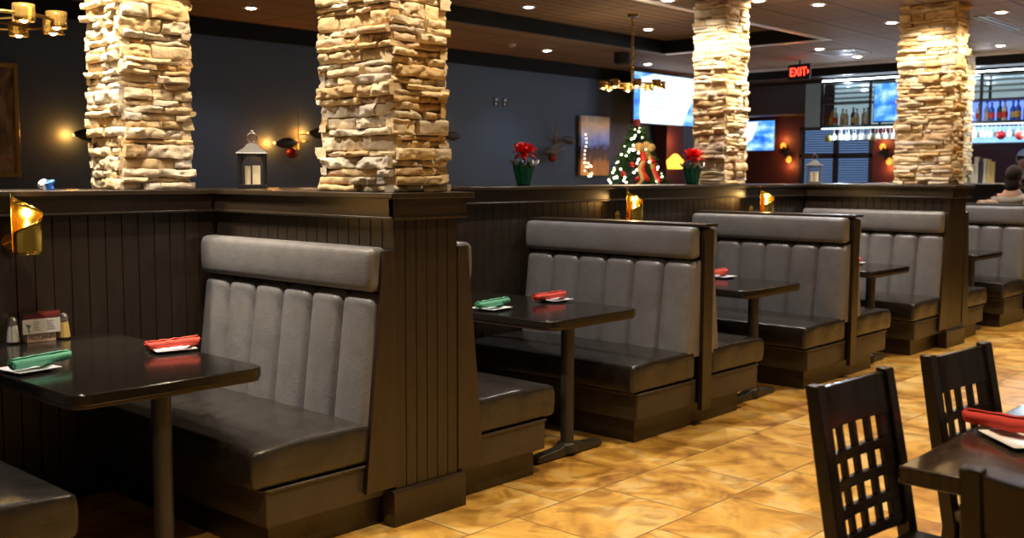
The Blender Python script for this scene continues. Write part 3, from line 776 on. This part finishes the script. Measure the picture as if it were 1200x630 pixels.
# ------------------------------------------------------------------ Christmas tree
TREEX,TREEY=9.62,6.94
t=thing('christmas_tree','lit Christmas tree with a gold ribbon bow behind the ledge','christmas tree',(TREEX,TREEY,0),0)
PINE=mat('pine needles',(.025,.085,.022),.7)
rnd=random.Random(21); mb=MB(); H_=2.06
for i in range(2300):
    z_=.35+(H_-.38)*rnd.random()**.9; rad=(H_-z_)*.46+.01; a=rnd.uniform(0,2*PI); rr=rad*rnd.uniform(.35,1.0)
    p=Vector((rr*math.cos(a),rr*math.sin(a),z_)); d=Vector((math.cos(a),math.sin(a),rnd.uniform(-.25,.35))).normalized()
    s_=d.cross(Vector((0,0,1))).normalized()*rnd.uniform(.010,.02); ln_=rnd.uniform(.05,.10)
    q=p+d*ln_
    mb.add([p-s_,p+s_,q+s_*.3,q-s_*.3],[(0,1,2,3)])
    u2=s_.cross(d).normalized()*.014
    mb.add([p-u2,p+u2,q+u2*.3,q-u2*.3],[(0,1,2,3)])
mb.build('foliage',PINE,t,weld=False,smooth=0)
MB().lathe([(.05,0),(.04,1.0),(.008,H_)],(0,0,0),10).build('trunk',mat('bark',(.06,.035,.02),.9),t)
camd=Vector((-TREEX,-TREEY,0)).normalized(); base=math.atan2(camd.y,camd.x)
pts=[]
for i in range(60):
    z_=1.40+(H_-1.42)*rnd.random()**1.15; a=base+rnd.uniform(-1.5,1.5)
    rr=((H_-z_)*.46+.03)
    pts.append((rr*math.cos(a),rr*math.sin(a),z_))
TLB=emis('warm white fairy light',(1,.88,.62),12)
for p in pts: MB().sphere(p,.0095,8,6).build('fairy_light',TLB,t,weld=False)
lamp('tree_glow','POINT',(camd.x*.5,camd.y*.5,1.75),1.6,(1,.8,.45),t,.25)
GRIB=mat('gold mesh ribbon',(.62,.42,.16),.5); RRIB=mat('red satin ribbon',(.70,.03,.02),.4); OR=mat('red bauble',(.6,.02,.02),.2,.4)
side=Vector((-camd.y,camd.x,0))     # to camera right is -side
def surf(z_,ang):
    rr=(H_-z_)*.46+.05; a=base+ang; return Vector((rr*math.cos(a),rr*math.sin(a),z_))
def ribbon(m,name,pts_,wd):
    mb=MB(); n_=len(pts_)
    for i in range(n_-1):
        a,b=pts_[i],pts_[i+1]; s_=side*wd
        mb.add([a-s_,a+s_,b+s_,b-s_],[(0,1,2,3)])
    o=mb.build(name,m,t,weld=True,smooth=60); q=o.modifiers.new('t','SOLIDIFY'); q.thickness=.003
bow=Vector(surf(1.78,.55))
for k,(dx,dz,s1) in enumerate(((-.06,.03,.055),(.07,.035,.06),(-.01,.06,.045))):
    MB().sphere(tuple(bow-side*dx+Vector((0,0,dz))),s1,12,8,(1,1,.8)).build('bow_loop',GRIB,t)
ribbon(GRIB,'gold_ribbon',[surf(1.78-.045*k,.45-.05*k+.12*math.sin(k*1.1)) for k in range(11)],.022)
ribbon(GRIB,'gold_ribbon',[Vector(surf(1.78-.045*k,.75+.02*k)) -side*.004*k for k in range(11)],.022)
ribbon(RRIB,'red_ribbon',[surf(1.76-.04*k,.30+.08*math.sin(k)) for k in range(9)],.030)
ribbon(RRIB,'red_ribbon',[surf(1.72-.04*k,.85+.05*math.sin(k)) for k in range(8)],.026)
for z_,a_ in ((1.52,-.5),(1.46,.05),(1.62,-.2),(1.45,.9),(1.66,.9)): MB().sphere(tuple(surf(z_,a_)),.030,12,8).build('bauble',OR,t)
MB().box((-.03,-.03,H_-.01),(.03,.03,H_+.07)).build('tree_topper',mat('dark red topper',(.25,.02,.02),.5),t,bevel=.01)

# ------------------------------------------------------------------ chandeliers
SMOKE=mat('amber glass cup',(.60,.38,.10),.12,.75)
def chandelier(x,y,z,ztop,rr,n_,label,pw,csz=1.0):
    t=thing('ring_chandelier',label,'chandelier',(x,y,z),0,'brass ring chandeliers with cup shades')
    MB().lathe([(.055,ztop-z-.028),(.06,ztop-z)],(0,0,0),20).build('canopy',BRASS,t)
    ch=MB(); zz=.10; k=0
    while zz<ztop-z-.03:
        a=(k%2)*PI/2; pts_=[(math.cos(a)*.017*math.cos(q),math.sin(a)*.017*math.cos(q),zz+.024*math.sin(q)) for q in [2*PI*j/8 for j in range(9)]]
        ch.tube(pts_,.0055,5); zz+=.034; k+=1
    ch.build('chain',BRASS,t,weld=False)
    MB().lathe([(.018,-.02),(.022,.0),(.012,.04),(.006,.10)],(0,0,0),14).build('hub',BRASS,t)
    rg=MB(); rg.tube([(rr*math.cos(2*PI*k/36),rr*math.sin(2*PI*k/36),0) for k in range(37)],.009,8)
    for k in range(4): a=PI*k/2+.4; rg.tube([(0,0,.0),(rr*math.cos(a),rr*math.sin(a),0)],.006,6)
    rg.build('ring',BRASS,t)
    for k in range(n_):
        a=2*PI*k/n_; c_=(rr*math.cos(a),rr*math.sin(a),0)
        s=csz
        o=MB().grid(lambda u,v_:(c_[0]+.047*s*math.cos(2*PI*u),c_[1]+.047*s*math.sin(2*PI*u),(-.035+.075*v_)*s),24,3).build('cup_shade',SMOKE,t,weld=True,smooth=60)
        q=o.modifiers.new('t','SOLIDIFY'); q.thickness=.003
        MB().sphere((c_[0],c_[1],-.022*s),.020*s,10,7).build('bulb',BULB,t)
    lamp('chandelier_light','POINT',(0,0,-.12),pw,(1,.72,.40),t,rr*.8)
    return t
chandelier(8.86,6.46,2.43,ZT,.30,8,'brass ring chandelier hanging on a chain before the large television',10)
chandelier(2.10,5.55,2.27,ZT,.36,9,'brass ring chandelier in the top left corner',2,1.1)

# ------------------------------------------------------------------ ceiling fittings
DLR=mat('downlight trim ring',(.75,.70,.64),.4)
proto=thing('recessed_downlight','x','ceiling light',(0,0,0),0,'recessed downlights')
MB().lathe([(.075,-.006),(.075,0),(.055,.0),(.055,-.006)],(0,0,0),20).build('trim_ring',DLR,proto)
MB().lathe([(.052,-.004),(.030,-.010),(.001,-.012)],(0,0,0),20).build('lens',BULBW,proto)
DL=[((5.45,8.23,ZC),'downlight above the blue wall between the two nearest pillars'),
((7.78,6.94,ZT),'white downlight in the tray, leftmost right of the largest pillar'),
((9.84,6.96,ZT),'downlight in the tray right of the chandelier chain'),
((7.59,5.17,ZC),'downlight at the top edge just left of the third pillar'),
((9.65,8.31,ZC),'downlight below the tray, left of the round black speaker'),
((11.72,8.29,ZC),'downlight beside the chandelier chain near the large television'),
((8.65,4.31,ZC),'downlight at the top edge between the third and fourth pillars'),
((8.12,4.60,ZC),'downlight cut by the top edge just right of the third pillar'),
((10.12,4.27,ZC),'downlight just left of the fourth pillar near the top'),
((10.15,3.26,ZC),'downlight upper right, above the slot vent'),
((12.69,4.07,ZC),'downlight right of the fourth pillar, below the slot vent'),
((11.64,5.77,ZC),'downlight above the exit sign, left of the flat grille'),
((12.69,5.78,ZC),'downlight nearest the bar, right of the flat grille')]
for i,(p,lb) in enumerate(DL):
    o=proto if i==0 else dup(proto)
    o.location=p; o['label']=lb
    near = p[1] < 5.3
    lamp('downlight_beam','SPOT',(p[0],p[1],p[2]-.03),P_CEIL if near else P_FAR,WHITE,None,.05,(p[0],p[1],0),110,.7).parent=None
# unseen downlights added over aisle, booths and pillars (lamps only, no fittings)
def outl(x,y,pw,c_,aim=None,spot=115,blend=.8,size=.05,fit=True):
    if fit:
        o=dup(proto,(x,y,ZC),label='recessed downlight above the frame'); 
    lamp('downlight_beam','SPOT',(x,y,ZC-.03),pw,c_,None,size,aim or (x,y,0),spot,blend)
for x in (.9,3.05,5.25,7.30,9.4,11.5,13.2): outl(x,2.0,P_AISLE,WARM,fit=False,spot=84,blend=.5)
for x in (3.05,5.3,7.4): outl(x,.2,P_AISLE*.8,WARM,fit=False,spot=84,blend=.5)
for x in (1.75,4.15,6.2,8.1,10.45): outl(x,4.1,P_BAY,WHITE,fit=False,spot=110,blend=.7)
for (x0,x1,y0,y1),k in zip(PIL,(1.0,.9,.58,.62,.55)):  # last pillar's spots added just to brighten it
    xm=(x0+x1)/2; ym=(y0+y1)/2
    outl(x0-.42,ym-.05,P_PILLAR*k*(2.2 if x0<2.5 else 1.0),SPOTW,(x0-.02,ym,2.0),92,.8,.04,fit=False)
    outl(xm,y0-.42,P_PILLAR*k*(.7 if x0<3 else 1),WARMP,(xm,y0-.02,2.0),92,.8,.04,fit=False)
t=thing('ceiling_speaker','round black speaker hung from the ceiling left of the chandelier chain','speaker',(10.47,7.78,ZC),0)
MB().lathe([(.10,-.13),(.11,-.12),(.11,0)],(0,0,0),22).build('housing',BLACK,t); MB().lathe([(.09,-.134),(.09,-.131)],(0,0,0),22).build('grille',DARKB,t)
t=thing('linear_slot_vent','long pale slot vent in the ceiling at upper right','vent',(10.87,3.50,ZC),0)
MB().box((-.6,-.075,-.006),(.6,-.06,0)).box((-.6,-.012,-.006),(.6,.012,0)).box((-.6,.06,-.006),(.6,.075,0)).build('frame',WP,t)
box((-.6,-.06,-.003),(.6,.06,0)).build('slot',BLACK,t)
t=thing('flat_air_grille','flat grey square air grille in the ceiling above the bar','vent',(12.13,5.73,ZC),0)
fr=MB().box((-.27,-.27,-.01),(.27,-.24,0)).box((-.27,.24,-.01),(.27,.27,0)).box((-.27,-.24,-.01),(-.24,.24,0)).box((.24,-.24,-.01),(.27,.24,0)); fr.build('frame',WP,t)
sl=MB()
for k in range(9): sl.box((-.24,-.22+k*.052,-.008),(.24,-.20+k*.052,-.002))
sl.build('louvre',mat('grey louvre',(.20,.19,.18),.5),t)
t=thing('smoke_detector','tiny white smoke detector on the ceiling left of the chandelier','smoke detector',(8.95,8.24,ZC),0)
MB().lathe([(.03,-.03),(.045,-.02),(.05,0)],(0,0,0),16).build('housing',WP,t)
# exit sign
t=thing('exit_sign','black exit sign with glowing red letters hanging from the ceiling','sign',(12.6,6.515,2.845),R(-90-8))
box((-.165,-.02,-.10),(.165,.025,.10)).build('sign_box',BLACK,t,bevel=.004)
MB().tube([(0,0,.10),(0,0,.155)],.012,8).build('stem',BLACK,t)
EX=emis('red exit letters',(1,.02,.01),7)
text('EXIT',.155,EX,t,(-.008,-.022,-.002),(PI/2,0,0),ext=.002,sx=.82)
MB().prism([(.135,.03),(.158,0),(.135,-.03)],'y',-.024,-.021).build('arrow',EX,t)

# ------------------------------------------------------------------ maroon wall lamps
def updown(y,z,label,s=1.0,x=XF):
    t=thing('up_down_wall_lamp',label,'wall lamp',(x,y,z),R(-90),'amber up and down lamps on the maroon wall')
    MB().prism([(-.10,.0),(-.02,.10),(.02,.02),(.10,0),(.02,-.10),(-.02,-.02)],'y',-.11,-.02).build('black_shade',BLACK,t,bevel=.004)
    for dz,dx in ((.13,-.05),(-.13,.05)):
        MB().sphere((dx,-.05,dz*.8),.04,10,7,(1.2,.6,1.3)).build('amber_glow_glass',emis('amber lamp glass',(1,.28,.02),1.3),t)
        lamp('amber_light','POINT',(dx,-.10,dz*1.5),2.2,(1,.35,.08),t,.03)
updown(7.87,1.86,'amber up and down lamp on the maroon wall right of the third pillar')
updown(6.28,1.82,'amber up and down lamp on the maroon wall left of the fourth pillar')
MCOL=thing('maroon_column','slim maroon wall column between the Christmas tree and the third pillar','column',(13.22,8.95,0),0)
box((-.22,-.12,0),(.22,.12,2.84)).build('shaft',MAROON,MCOL,bevel=.01)
t=thing('cone_wall_lamp','glowing amber cone lamp on the slim maroon column','wall lamp',(13.06,8.83,1.72),0)
MB().lathe([(.11,-.12),(.13,.0),(.03,.10)],(0,-.11,0),18).build('amber_shade',emis('amber fabric glow',(1,.45,.04),1.8),t)
MB().tube([(0,0,0),(0,-.11,.06)],.01).build('arm',BLACK,t)
lamp('amber_light','POINT',(0,-.15,.28),3,(1,.35,.08),t,.03)

# ------------------------------------------------------------------ bar shelf
XB=13.7
t=thing('bar_shelf','black framed overhead bar shelf with lit bottles, hung behind the fourth pillar','bar shelf',(XB,0,0),0)
fr=MB(); YA,YB_=2.6,6.74
for z_ in (2.185,2.79): fr.box((0,YA,z_-.015),(.36,YB_,z_+.015))
for y in (6.725,6.04,5.22,4.6,3.9,3.2,2.6): fr.box((0,y-.015,2.185),(.03,y+.015,2.79)); fr.box((.33,y-.015,2.185),(.36,y+.015,2.79))
fr.box((0,6.04,2.50),(.36,6.74,2.52)); fr.box((0,YA,2.455),(.36,5.22,2.475))
for y in (6.6,5.2,3.8,2.7): fr.box((.16,y-.01,2.79),(.18,y+.01,2.86))
fr.build('frame',BLACK,t)
box((.345,YA,2.19),(.35,YB_,2.78)).build('back_panel',mat('smoked grey glass back',(.10,.13,.14),.15,emit=(.35,.50,.55),es=.4),t)  # glow put into the glass back to brighten the bottles
box((.325,YA,2.21),(.335,5.2,2.45)).build('blue_lit_panel',emis('blue back light',(.12,.22,1.0),1.1),t)
box((.325,YA,1.93),(.335,5.2,2.14)).build('lit_rack_panel',emis('pale blue rack light',(.25,.5,1.0),.9),t)
box((0,YA,1.905),(.34,5.2,1.925)).build('rack_rail',BLACK,t)
rk=MB()
for y0_,y1_ in ((6.06,6.70),(2.7,5.2)):
    for z_ in (2.57,2.64,2.71): rk.box((.02,y0_,z_),(.30,y1_,z_+.008))
rk.build('wire_rack',mat('dim wire rack',(.10,.12,.13),.3,.7),t)
box((.02,YA,2.797),(.06,YB_,2.822)).build('led_strip',emis('cool led strip',(.75,.85,1.0),12),t)
box((.02,YA,2.150),(.05,YB_,2.166)).build('added_glow_strip',emis('added cool glow',(.70,.90,1.0),1.4),t)  # glowing strip added to lift the bottles and glasses
box((0,6.76,2.185),(.01,6.98,2.79)).build('frosted_side_panel',mat('frosted grey panel',(.10,.12,.125),.35,emit=(.5,.6,.62),es=.035),t)
for y in (6.4,5.5,4.7,3.9): lamp('bar_shelf_fill','POINT',(.06,y,2.74),16,(.75,.85,1),t,.05)  # fill lamps added to brighten the bottles, no fitting
for y in (6.4,5.6,4.7,3.9,3.3): lamp('bar_shelf_fill','POINT',(-.03,y,2.08),7,(.75,.9,1),t,.05)  # low fill lamps added for the hanging glasses
tv('bar_television','television with a blue picture inside the bar shelf left of the fourth pillar',(XB+.05,5.63,2.49),R(-90),.74,.50,lambda t: MB().box((-.05,.05,-.05),(.05,.25,.05)).build('bracket',BLACK,t))
COLS=[('clear vodka glass',(.75,.82,.85)),('amber whisky glass',(.75,.38,.06)),('pale gold glass',(.80,.68,.35)),('dark brown glass',(.10,.04,.02)),('blue glass',(.08,.22,.75)),('green glass',(.05,.25,.10))]
BM=[mat(n_,c_,.08,trans=.25) for n_,c_ in COLS]; LBL=[mat('white bottle label',(.75,.75,.72),.6),mat('red bottle label',(.6,.05,.04),.6),mat('gold bottle label',(.75,.5,.1),.5)]
CAPM=mat('bottle cap',(.05,.05,.05),.4)
rnd=random.Random(9)
adj=['clear','amber','pale gold','dark brown','blue','green']; lbn=['white','red','gold']
def bottle(y,z,k,j,h,place,i):
    t=thing('liquor_bottle',f'{adj[k]} bottle with {lbn[j]} label {place}','bottle',(XB+.12+.06*(i%2),y,z),0,'bottles on the bar shelf')
    r_=.036
    MB().lathe([(r_*.9,0),(r_,.006),(r_,h*.58),(r_*.75,h*.68),(.013,h*.76),(.012,h*.93)],(0,0,0),14).build('glass_body',BM[k],t)
    MB().lathe([(r_+.001,h*.15),(r_+.001,h*.45)],(0,0,0),14).build('bottle_label',LBL[j],t)
    MB().lathe([(.015,h*.92),(.015,h)],(0,0,0),10).build('cap',CAPM,t)
for i in range(8):
    bottle(6.12+i*.077,2.20,[0,2,0,3,2,0,0,1][i],[0,0,2,0,0,2,1,2][i],.22+.03*rnd.random(),'left of the bar television, %s'%['nearest it','second from it','third from it','fourth from it','fourth from left','third from left','second from left','leftmost'][i],i)
for i in range(13):
    bottle(3.72+i*.078,2.20,rnd.choice([0,1,4,4,2,0,5]),rnd.randrange(3),.22+.03*rnd.random(),'in the blue lit row, %s counting from the right'%['thirteenth','twelfth','eleventh','tenth','ninth','eighth','seventh','sixth','fifth','fourth','third','second','first'][12-i],i)
GL2=mat('bright wine glass',(.9,.95,.95),.08,trans=.4)
gp=MB().lathe([(.030,0),(.030,-.004),(.004,-.008),(.004,-.075),(.020,-.090),(.034,-.12),(.031,-.165),(.028,-.165),(.031,-.12),(.002,-.085)],(0,0,0),12).build('wine_glass',GL2)
tag(gp,'upside down wine glass hanging in the row under the bar shelf','glass','stemmed glasses hanging under the bar shelf')
first=True
for r_i in range(2):
    for i in range(38):
        y=2.7+i*.105
        o=gp if first else gp.copy()
        if not first: col.objects.link(o)
        first=False
        o.location=(XB+.10+.15*r_i,y,2.168)
o_=MB().box((XB+.04,YA,2.15),(XB+.31,YA+.001,2.152))
for (y,z_,c_,lb) in ((6.60,2.02,(.35,.36,.10),'olive round ornament hanging under the left end of the bar shelf'),(5.95,2.02,(.30,.26,.16),'bronze round ornament hanging under the bar television'),(4.33,2.01,(.45,.02,.03),'dark red round ornament hanging right of the fourth pillar'),(4.11,2.00,(.85,.12,.10),'bright red round ornament hanging under the bar shelf near the right edge')):
    t=thing('round_ornament',lb,'ornament',(XB-.03,y,z_),0,'round ornaments under the bar shelf')
    MB().sphere((0,0,0),.052,16,10).build('ball',mat('ornament '+lb[:6],c_,.25,.4),t); MB().tube([(0,0,.05),(0,0,.165)],.002,5).build('string',BLACK,t)

# things low by the bar: bar counter, menus, people
BARW=mat('bar counter dark',(.03,.022,.018),.3)
t=thing('bar_counter','dark bar counter behind the farthest booth','bar counter',(13.75,0,0),0)
box((0,-.5,0),(.22,4.95,1.06)).build('front',BARW,t); box((-.10,-.6,1.06),(.26,5.0,1.11)).build('countertop',BARW,t,bevel=.01); box((.16,4.2,1.11),(.26,4.95,1.40)).build('rail_panel',BARW,t); box((.06,4.15,1.40),(.28,5.0,1.42)).build('raised_rail',TIN,t,bevel=.004)
MENU=[mat('menu white',(.62,.60,.56),.6),mat('menu dark',(.06,.05,.08),.6),mat('menu yellow',(.62,.50,.22),.6)]
mp0=[(4.72,0,.24,'pale',.03),(4.60,0,.33,'white',.05),(4.52,1,.28,'dark',.05),(4.44,0,.31,'light grey',.04),(4.36,2,.30,'yellow',.04),(4.29,2,.27,'cream',.04)]
for k,(y,mi,h,nm,wd) in enumerate(mp0):
    o=MB().box((-.012,-wd/2-.01,0),(.012,wd/2+.01,h)).build('menu_stand',MENU[mi],bevel=.003); o.location=(13.90,4.72-k*.047,1.42)
    tag(o,f'{nm} menu stand, {["leftmost","second from left","third from left","fourth from left","fifth from left","rightmost"][k]} in the row right of the fourth pillar','menu stand','menu stands in a row on the bar rail')
# ---- people
def skinned(name,verts,edges,radii,m,parent,sub=2):
    me=bpy.data.meshes.new(name); me.from_pydata([tuple(v_) for v_ in verts],edges,[]); me.materials.append(m)
    o=bpy.data.objects.new(name,me); col.objects.link(o); o.parent=parent
    s=o.modifiers.new('skin','SKIN'); s.use_smooth_shade=True
    lay=me.skin_vertices if len(me.skin_vertices) else None
    if not len(me.skin_vertices):
        bpy.context.view_layer.update()
    sv=me.skin_vertices[0].data
    for i,r_ in enumerate(radii): sv[i].radius=(r_,r_) if not isinstance(r_,tuple) else r_; sv[i].use_root=(i==0)
    q=o.modifiers.new('sub','SUBSURF'); q.levels=sub; q.render_levels=sub
    return o
SKIN=mat('skin',(.50,.27,.18),.5); SKIN.node_tree.nodes['Principled BSDF'].inputs['Subsurface Weight'].default_value=.1
def person(label,loc,rz,seat,shirt,pants,hair,standing,hairlong):
    """faces +x locally; seat = pelvis height"""
    t=thing('person',label,'person',loc,rz)
    P=seat
    V=[(0,0,P+.06),(.01,0,P+.22),(.02,0,P+.40),(.03,0,P+.52),(.04,0,P+.60),(.06,0,P+.68),(.07,0,P+.76)]
    Rr=[.13,.125,.135,.10,.052,.085,.088]; E=[(i,i+1) for i in range(6)]
    for s in (-1,1):
        b=len(V)
        V+=[(.02,s*.17,P+.47),(.06,s*.25,P+.24),(.30,s*.22,P+.20),(.37,s*.21,P+.21)]; Rr+=[.062,.045,.034,.028]
        E+=[(3,b),(b,b+1),(b+1,b+2),(b+2,b+3)]
        for k,(ln_,off) in enumerate(((.075,.024),(.085,.008),(.08,-.008),(.065,-.024))):
            f=len(V); V+=[(.40,s*.21+off,P+.215),(.40+ln_*.55,s*.21+off*1.1,P+.21),(.40+ln_,s*.21+off*1.1,P+.185)]; Rr+=[.011,.009,.008]; E+=[(b+3,f),(f,f+1),(f+1,f+2)]
        f=len(V); V+=[(.385,s*.21-s*.035,P+.205),(.41,s*.21-s*.05,P+.19)]; Rr+=[.011,.009]; E+=[(b+3,f),(f,f+1)]
        l=len(V)
        if standing: V+=[(0,s*.09,P-.02),(.01,s*.10,P-.42),(-.02,s*.10,.09),(.10,s*.11,.04)]
        else: V+=[(.05,s*.10,P+.02),(.42,s*.12,P+.03),(.36,s*.12,P-.36),(.46,s*.12,P-.41)]
        Rr+=[.085,.058,.042,.038]; E+=[(0,l),(l,l+1),(l+1,l+2),(l+2,l+3)]
    body=skinned('body',V,E,Rr,SKIN,t)
    # shirt
    Vs=[(0,0,P+.05),(.01,0,P+.22),(.02,0,P+.40),(.03,0,P+.515)]; Rs=[.158,.158,.178,.128]; Es=[(0,1),(1,2),(2,3)]
    for s in (-1,1):
        b=len(Vs); Vs+=[(.02,s*.175,P+.47),(.06,s*.255,P+.24),(.28,s*.222,P+.20)]; Rs+=[.090,.066,.052]; Es+=[(3,b),(b,b+1),(b+1,b+2)]
    skinned('shirt',Vs,Es,Rs,shirt,t)
    Vp=[(0,0,P+.04)]; Rp=[.142]; Ep=[]
    for s in (-1,1):
        b=len(Vp)
        Vp+= [(0,s*.09,P-.02),(.01,s*.10,P-.42),(-.02,s*.10,.12)] if standing else [(.05,s*.10,P+.02),(.42,s*.12,P+.03),(.36,s*.12,P-.32)]
        Rp+=[.095,.072,.056]; Ep+=[(0,b),(b,b+1),(b+1,b+2)]
    skinned('trousers',Vp,Ep,Rp,pants,t)
    hx,hz=.065,P+.735
    hd=MB().sphere((hx-.018,0,hz+.028),.108,20,14,(1,.86,1.08))
    keep=[i for i,f in enumerate(hd.f) if not all(hd.v[k][0]>hx+.035 and hd.v[k][2]<hz+.075 for k in f)]
    hd.f=[hd.f[i] for i in keep]
    if hairlong: hd.sphere((hx-.055,0,hz-.09),.085,14,10,(.75,1.0,1.3))
    hr=hd.build('hair',hair,t,smooth=80)
    fc=MB().sphere((hx+.085,0,hz-.005),.016,8,6,(1,.7,1.3)); fc.build('nose',SKIN,t)
    ey=MB()
    for s in (-1,1): ey.sphere((hx+.076,s*.031,hz+.02),.010,8,6)
    ey.build('eyes',BLACK,t)
    MB().sphere((hx+.078,0,hz-.045),.018,8,6,(.4,1.2,.35)).build('mouth',mat('lips',(.4,.1,.08),.5),t)
    er=MB()
    for s in (-1,1): er.sphere((hx-.005,s*.089,hz),.026,8,6,(.6,.35,1))
    er.build('ears',SKIN,t); return t
BEI=mat('beige grey knit',(.27,.23,.20),.9); DRK=mat('black clothing',(.015,.015,.018),.8); BRH=mat('dark brown hair',(.020,.010,.006),.95); GRH=mat('light grey hair',(.45,.42,.38),.6)
person('seated person with dark brown hair in a beige top, seen from behind at right edge',(13.05,3.99,0),R(-8),.76,BEI,DRK,BRH,False,True)
person('person with light grey hair and ruddy face cut off by the right edge',(14.45,4.27,0),R(188),.98,DRK,DRK,GRH,True,False)
t=thing('bar_stool','black backed bar stool under the seated person at the right edge','stool',(13.05,3.99,0),R(-8))
MB().rbox((-.2,-.2,.62),(.2,.2,.68),.02,(3,3,2)).build('seat',BLACK,t)
MB().rbox((-.25,-.2,.80),(-.215,.2,1.12),.012,(2,3,3)).build('backrest',BLACK,t)
for sx in (-1,1):
    for sy in (-1,1): MB().tube([(sx*.17,sy*.17,.62),(sx*.20,sy*.20,0)],.014).build('leg',BLKMET,t)
for sy in (-1,1): MB().tube([(-.18,sy*.17,.64),(-.232,sy*.17,.85)],.012).build('back_post',BLKMET,t)
# pale topped pub table behind the farthest booth
t=thing('pub_table','tall table with a pale top behind the farthest booth','table',(12.42,3.62,0),0)
box((-.17,-.55,1.13),(.17,.62,1.16)).build('tabletop',mat('pale counter top',(.55,.55,.56),.2),t,bevel=.005)
MB().lathe([(.04,.03),(.04,1.13)],(0,0,0),16).build('column',BLKMET,t); MB().lathe([(.24,0),(.24,.02),(.05,.05)],(0,0,0),20).build('base',BLKMET,t)
TAN=mat('tan cloth',(.55,.38,.24),.8)
for (y,lb) in ((4.04,'tan bundled cloth left of two on the pale table at right'),(3.55,'tan bundled cloth on the pale table, cut by the right edge')):
    o=MB().rbox((-.07,-.11,0),(.07,.11,.075),.034,(5,7,3),lambda q,c,h:(q.x,q.y,q.z+(.02*noise.noise(q*18) if q.z>.03 else 0)-(.25*abs(q.y-.0)**1.5 if q.z>.04 else 0))).build('cloth_bundle',TAN,smooth=70)
    o.location=(12.40,y,1.16); tag(o,lb,'cloth','tan cloth bundles on the pale table')

# ------------------------------------------------------------------ foreground dining table and chairs
t=thing('dining_table','dark wooden dining table in the lower right corner holding a red napkin','table',(0,0,0),0)
MB().box((2.60,-.25,.712),(3.95,1.04,.76)).build('tabletop',TABLEW,t,bevel=.008)
for (x,y) in ((2.78,-.08),(3.77,-.08),(2.78,.80),(3.77,.80)): MB().box((x-.035,y-.035,0),(x+.035,y+.035,.712)).build('leg',CHAIRW,t,bevel=.004)
MB().box((2.76,-.09,.64),(3.79,-.07,.712)).box((2.76,.79,.64),(3.79,.81,.712)).box((2.77,-.08,.64),(2.79,.80,.712)).box((3.76,-.08,.64),(3.78,.80,.712)).build('apron',CHAIRW,t)
PADV=vinyl('grey chair seat pad',(.13,.118,.105),(.17,.155,.14),.4)
def chair(name,label,loc,rz):
    """origin on the floor under the seat centre; the back is at +y, the sitter faces -y"""
    t=thing(name,label,'chair',loc,rz,'dark wooden chairs with square lattice backs')
    W_=.190; yb=.188; ybt=.285; H1=.955
    def yy(z): return yb+(ybt-yb)*max(0,(z-.44)/(H1-.44))
    for s in (-1,1):
        mb=MB(); x0_,x1_=s*W_-.021,s*W_+.021
        zs=[0,.22,.44,.70,H1]; yc=[yb+.05,yb+.015,yb,yy(.70),ybt]
        vs=[]
        for z_,y_ in zip(zs,yc):
            dd=.022 if z_<.8 else .018
            vs+=[(x0_,y_-dd,z_),(x1_,y_-dd,z_),(x1_,y_+dd,z_),(x0_,y_+dd,z_)]
        fs=[(3,2,1,0),(16,17,18,19)]
        for k in range(4):
            for i in range(4): fs.append((k*4+i,k*4+(i+1)%4,k*4+4+(i+1)%4,k*4+4+i))
        mb.add(vs,fs); mb.build('back_post',CHAIRW,t,bevel=.004,smooth=40)
        MB().box((s*W_*.93-.018,-.20,0),(s*W_*.93+.018,-.164,.43)).build('front_leg',CHAIRW,t,bevel=.003)
        MB().box((s*W_*.93-.009,-.17,.20),(s*W_*.93+.009,yb+.01,.23)).build('stretcher',CHAIRW,t)
    def slab(z0,z1,x0,x1,th,curve,n_=10):
        mb=MB(); vs=[]
        for i in range(n_+1):
            x=x0+(x1-x0)*i/n_; c_=curve*(1-(x/W_)**2)
            dz=.010*(1-(x/W_)**2)*(1 if z1>.9 else 0)
            for z_ in (z0,z1):
                for d_ in (-th/2,th/2): vs.append((x,yy(z_)+c_+d_,z_-(dz if z_==z1 else 0)))
        fs=[(0,1,3,2),(n_*4,n_*4+2,n_*4+3,n_*4+1)]
        for i in range(n_):
            a=i*4; b=a+4
            fs+=[(a,b,b+1,a+1),(a+2,a+3,b+3,b+2),(a,a+2,b+2,b),(a+1,b+1,b+3,a+3)]
        mb.add(vs,fs); return mb
    e=W_-.019
    slab(.83,.948,-e,e,.020,.018).build('top_rail',CHAIRW,t,bevel=.003)
    zs=[.532,.605,.678,.751]
    for z_ in zs: slab(z_-.013,z_+.013,-e,e,.018,.018).build('cross_slat',CHAIRW,t,bevel=.002)
    for k in range(5):
        x=-e+.022+(2*e-.044)*(k)/4
        if k in (0,4): wd=.022
        else: wd=.0105
        slab(.522,.835,x-wd,x+wd,.016,.018,2).build('upright_slat',CHAIRW,t,bevel=.002)
    MB().rbox((-.207,-.21,.458),(.207,.195,.502),.016,(6,6,2)).build('seat',PADV,t,smooth=60)
    MB().box((-.18,-.195,.40),(.18,.19,.46)).build('seat_frame',CHAIRW,t,bevel=.003)
    return t
CRIM=mat('crimson cloth napkin',(.50,.035,.03),.85)
c1=chair('lattice_back_chair','lattice back dining chair nearest the floor aisle, left of the table',(2.685,.935,0),R(-4))
c2=dup(c1,(3.345,.89,0),R(-6),'lattice back dining chair behind the table, farther of the two facing it')
c3=dup(c1,(2.28,.465,0),R(90),'dining chair at the table end, only its post and top rail in the corner')
plate(3.075,.86,.76,R(45),'white plate under the red napkin on the wooden table, lower right',.10)
napkin((3.13,1.06),(3.07,.72),CRIM,'rolled red napkin on the wooden table at the lower right',.775,.024)
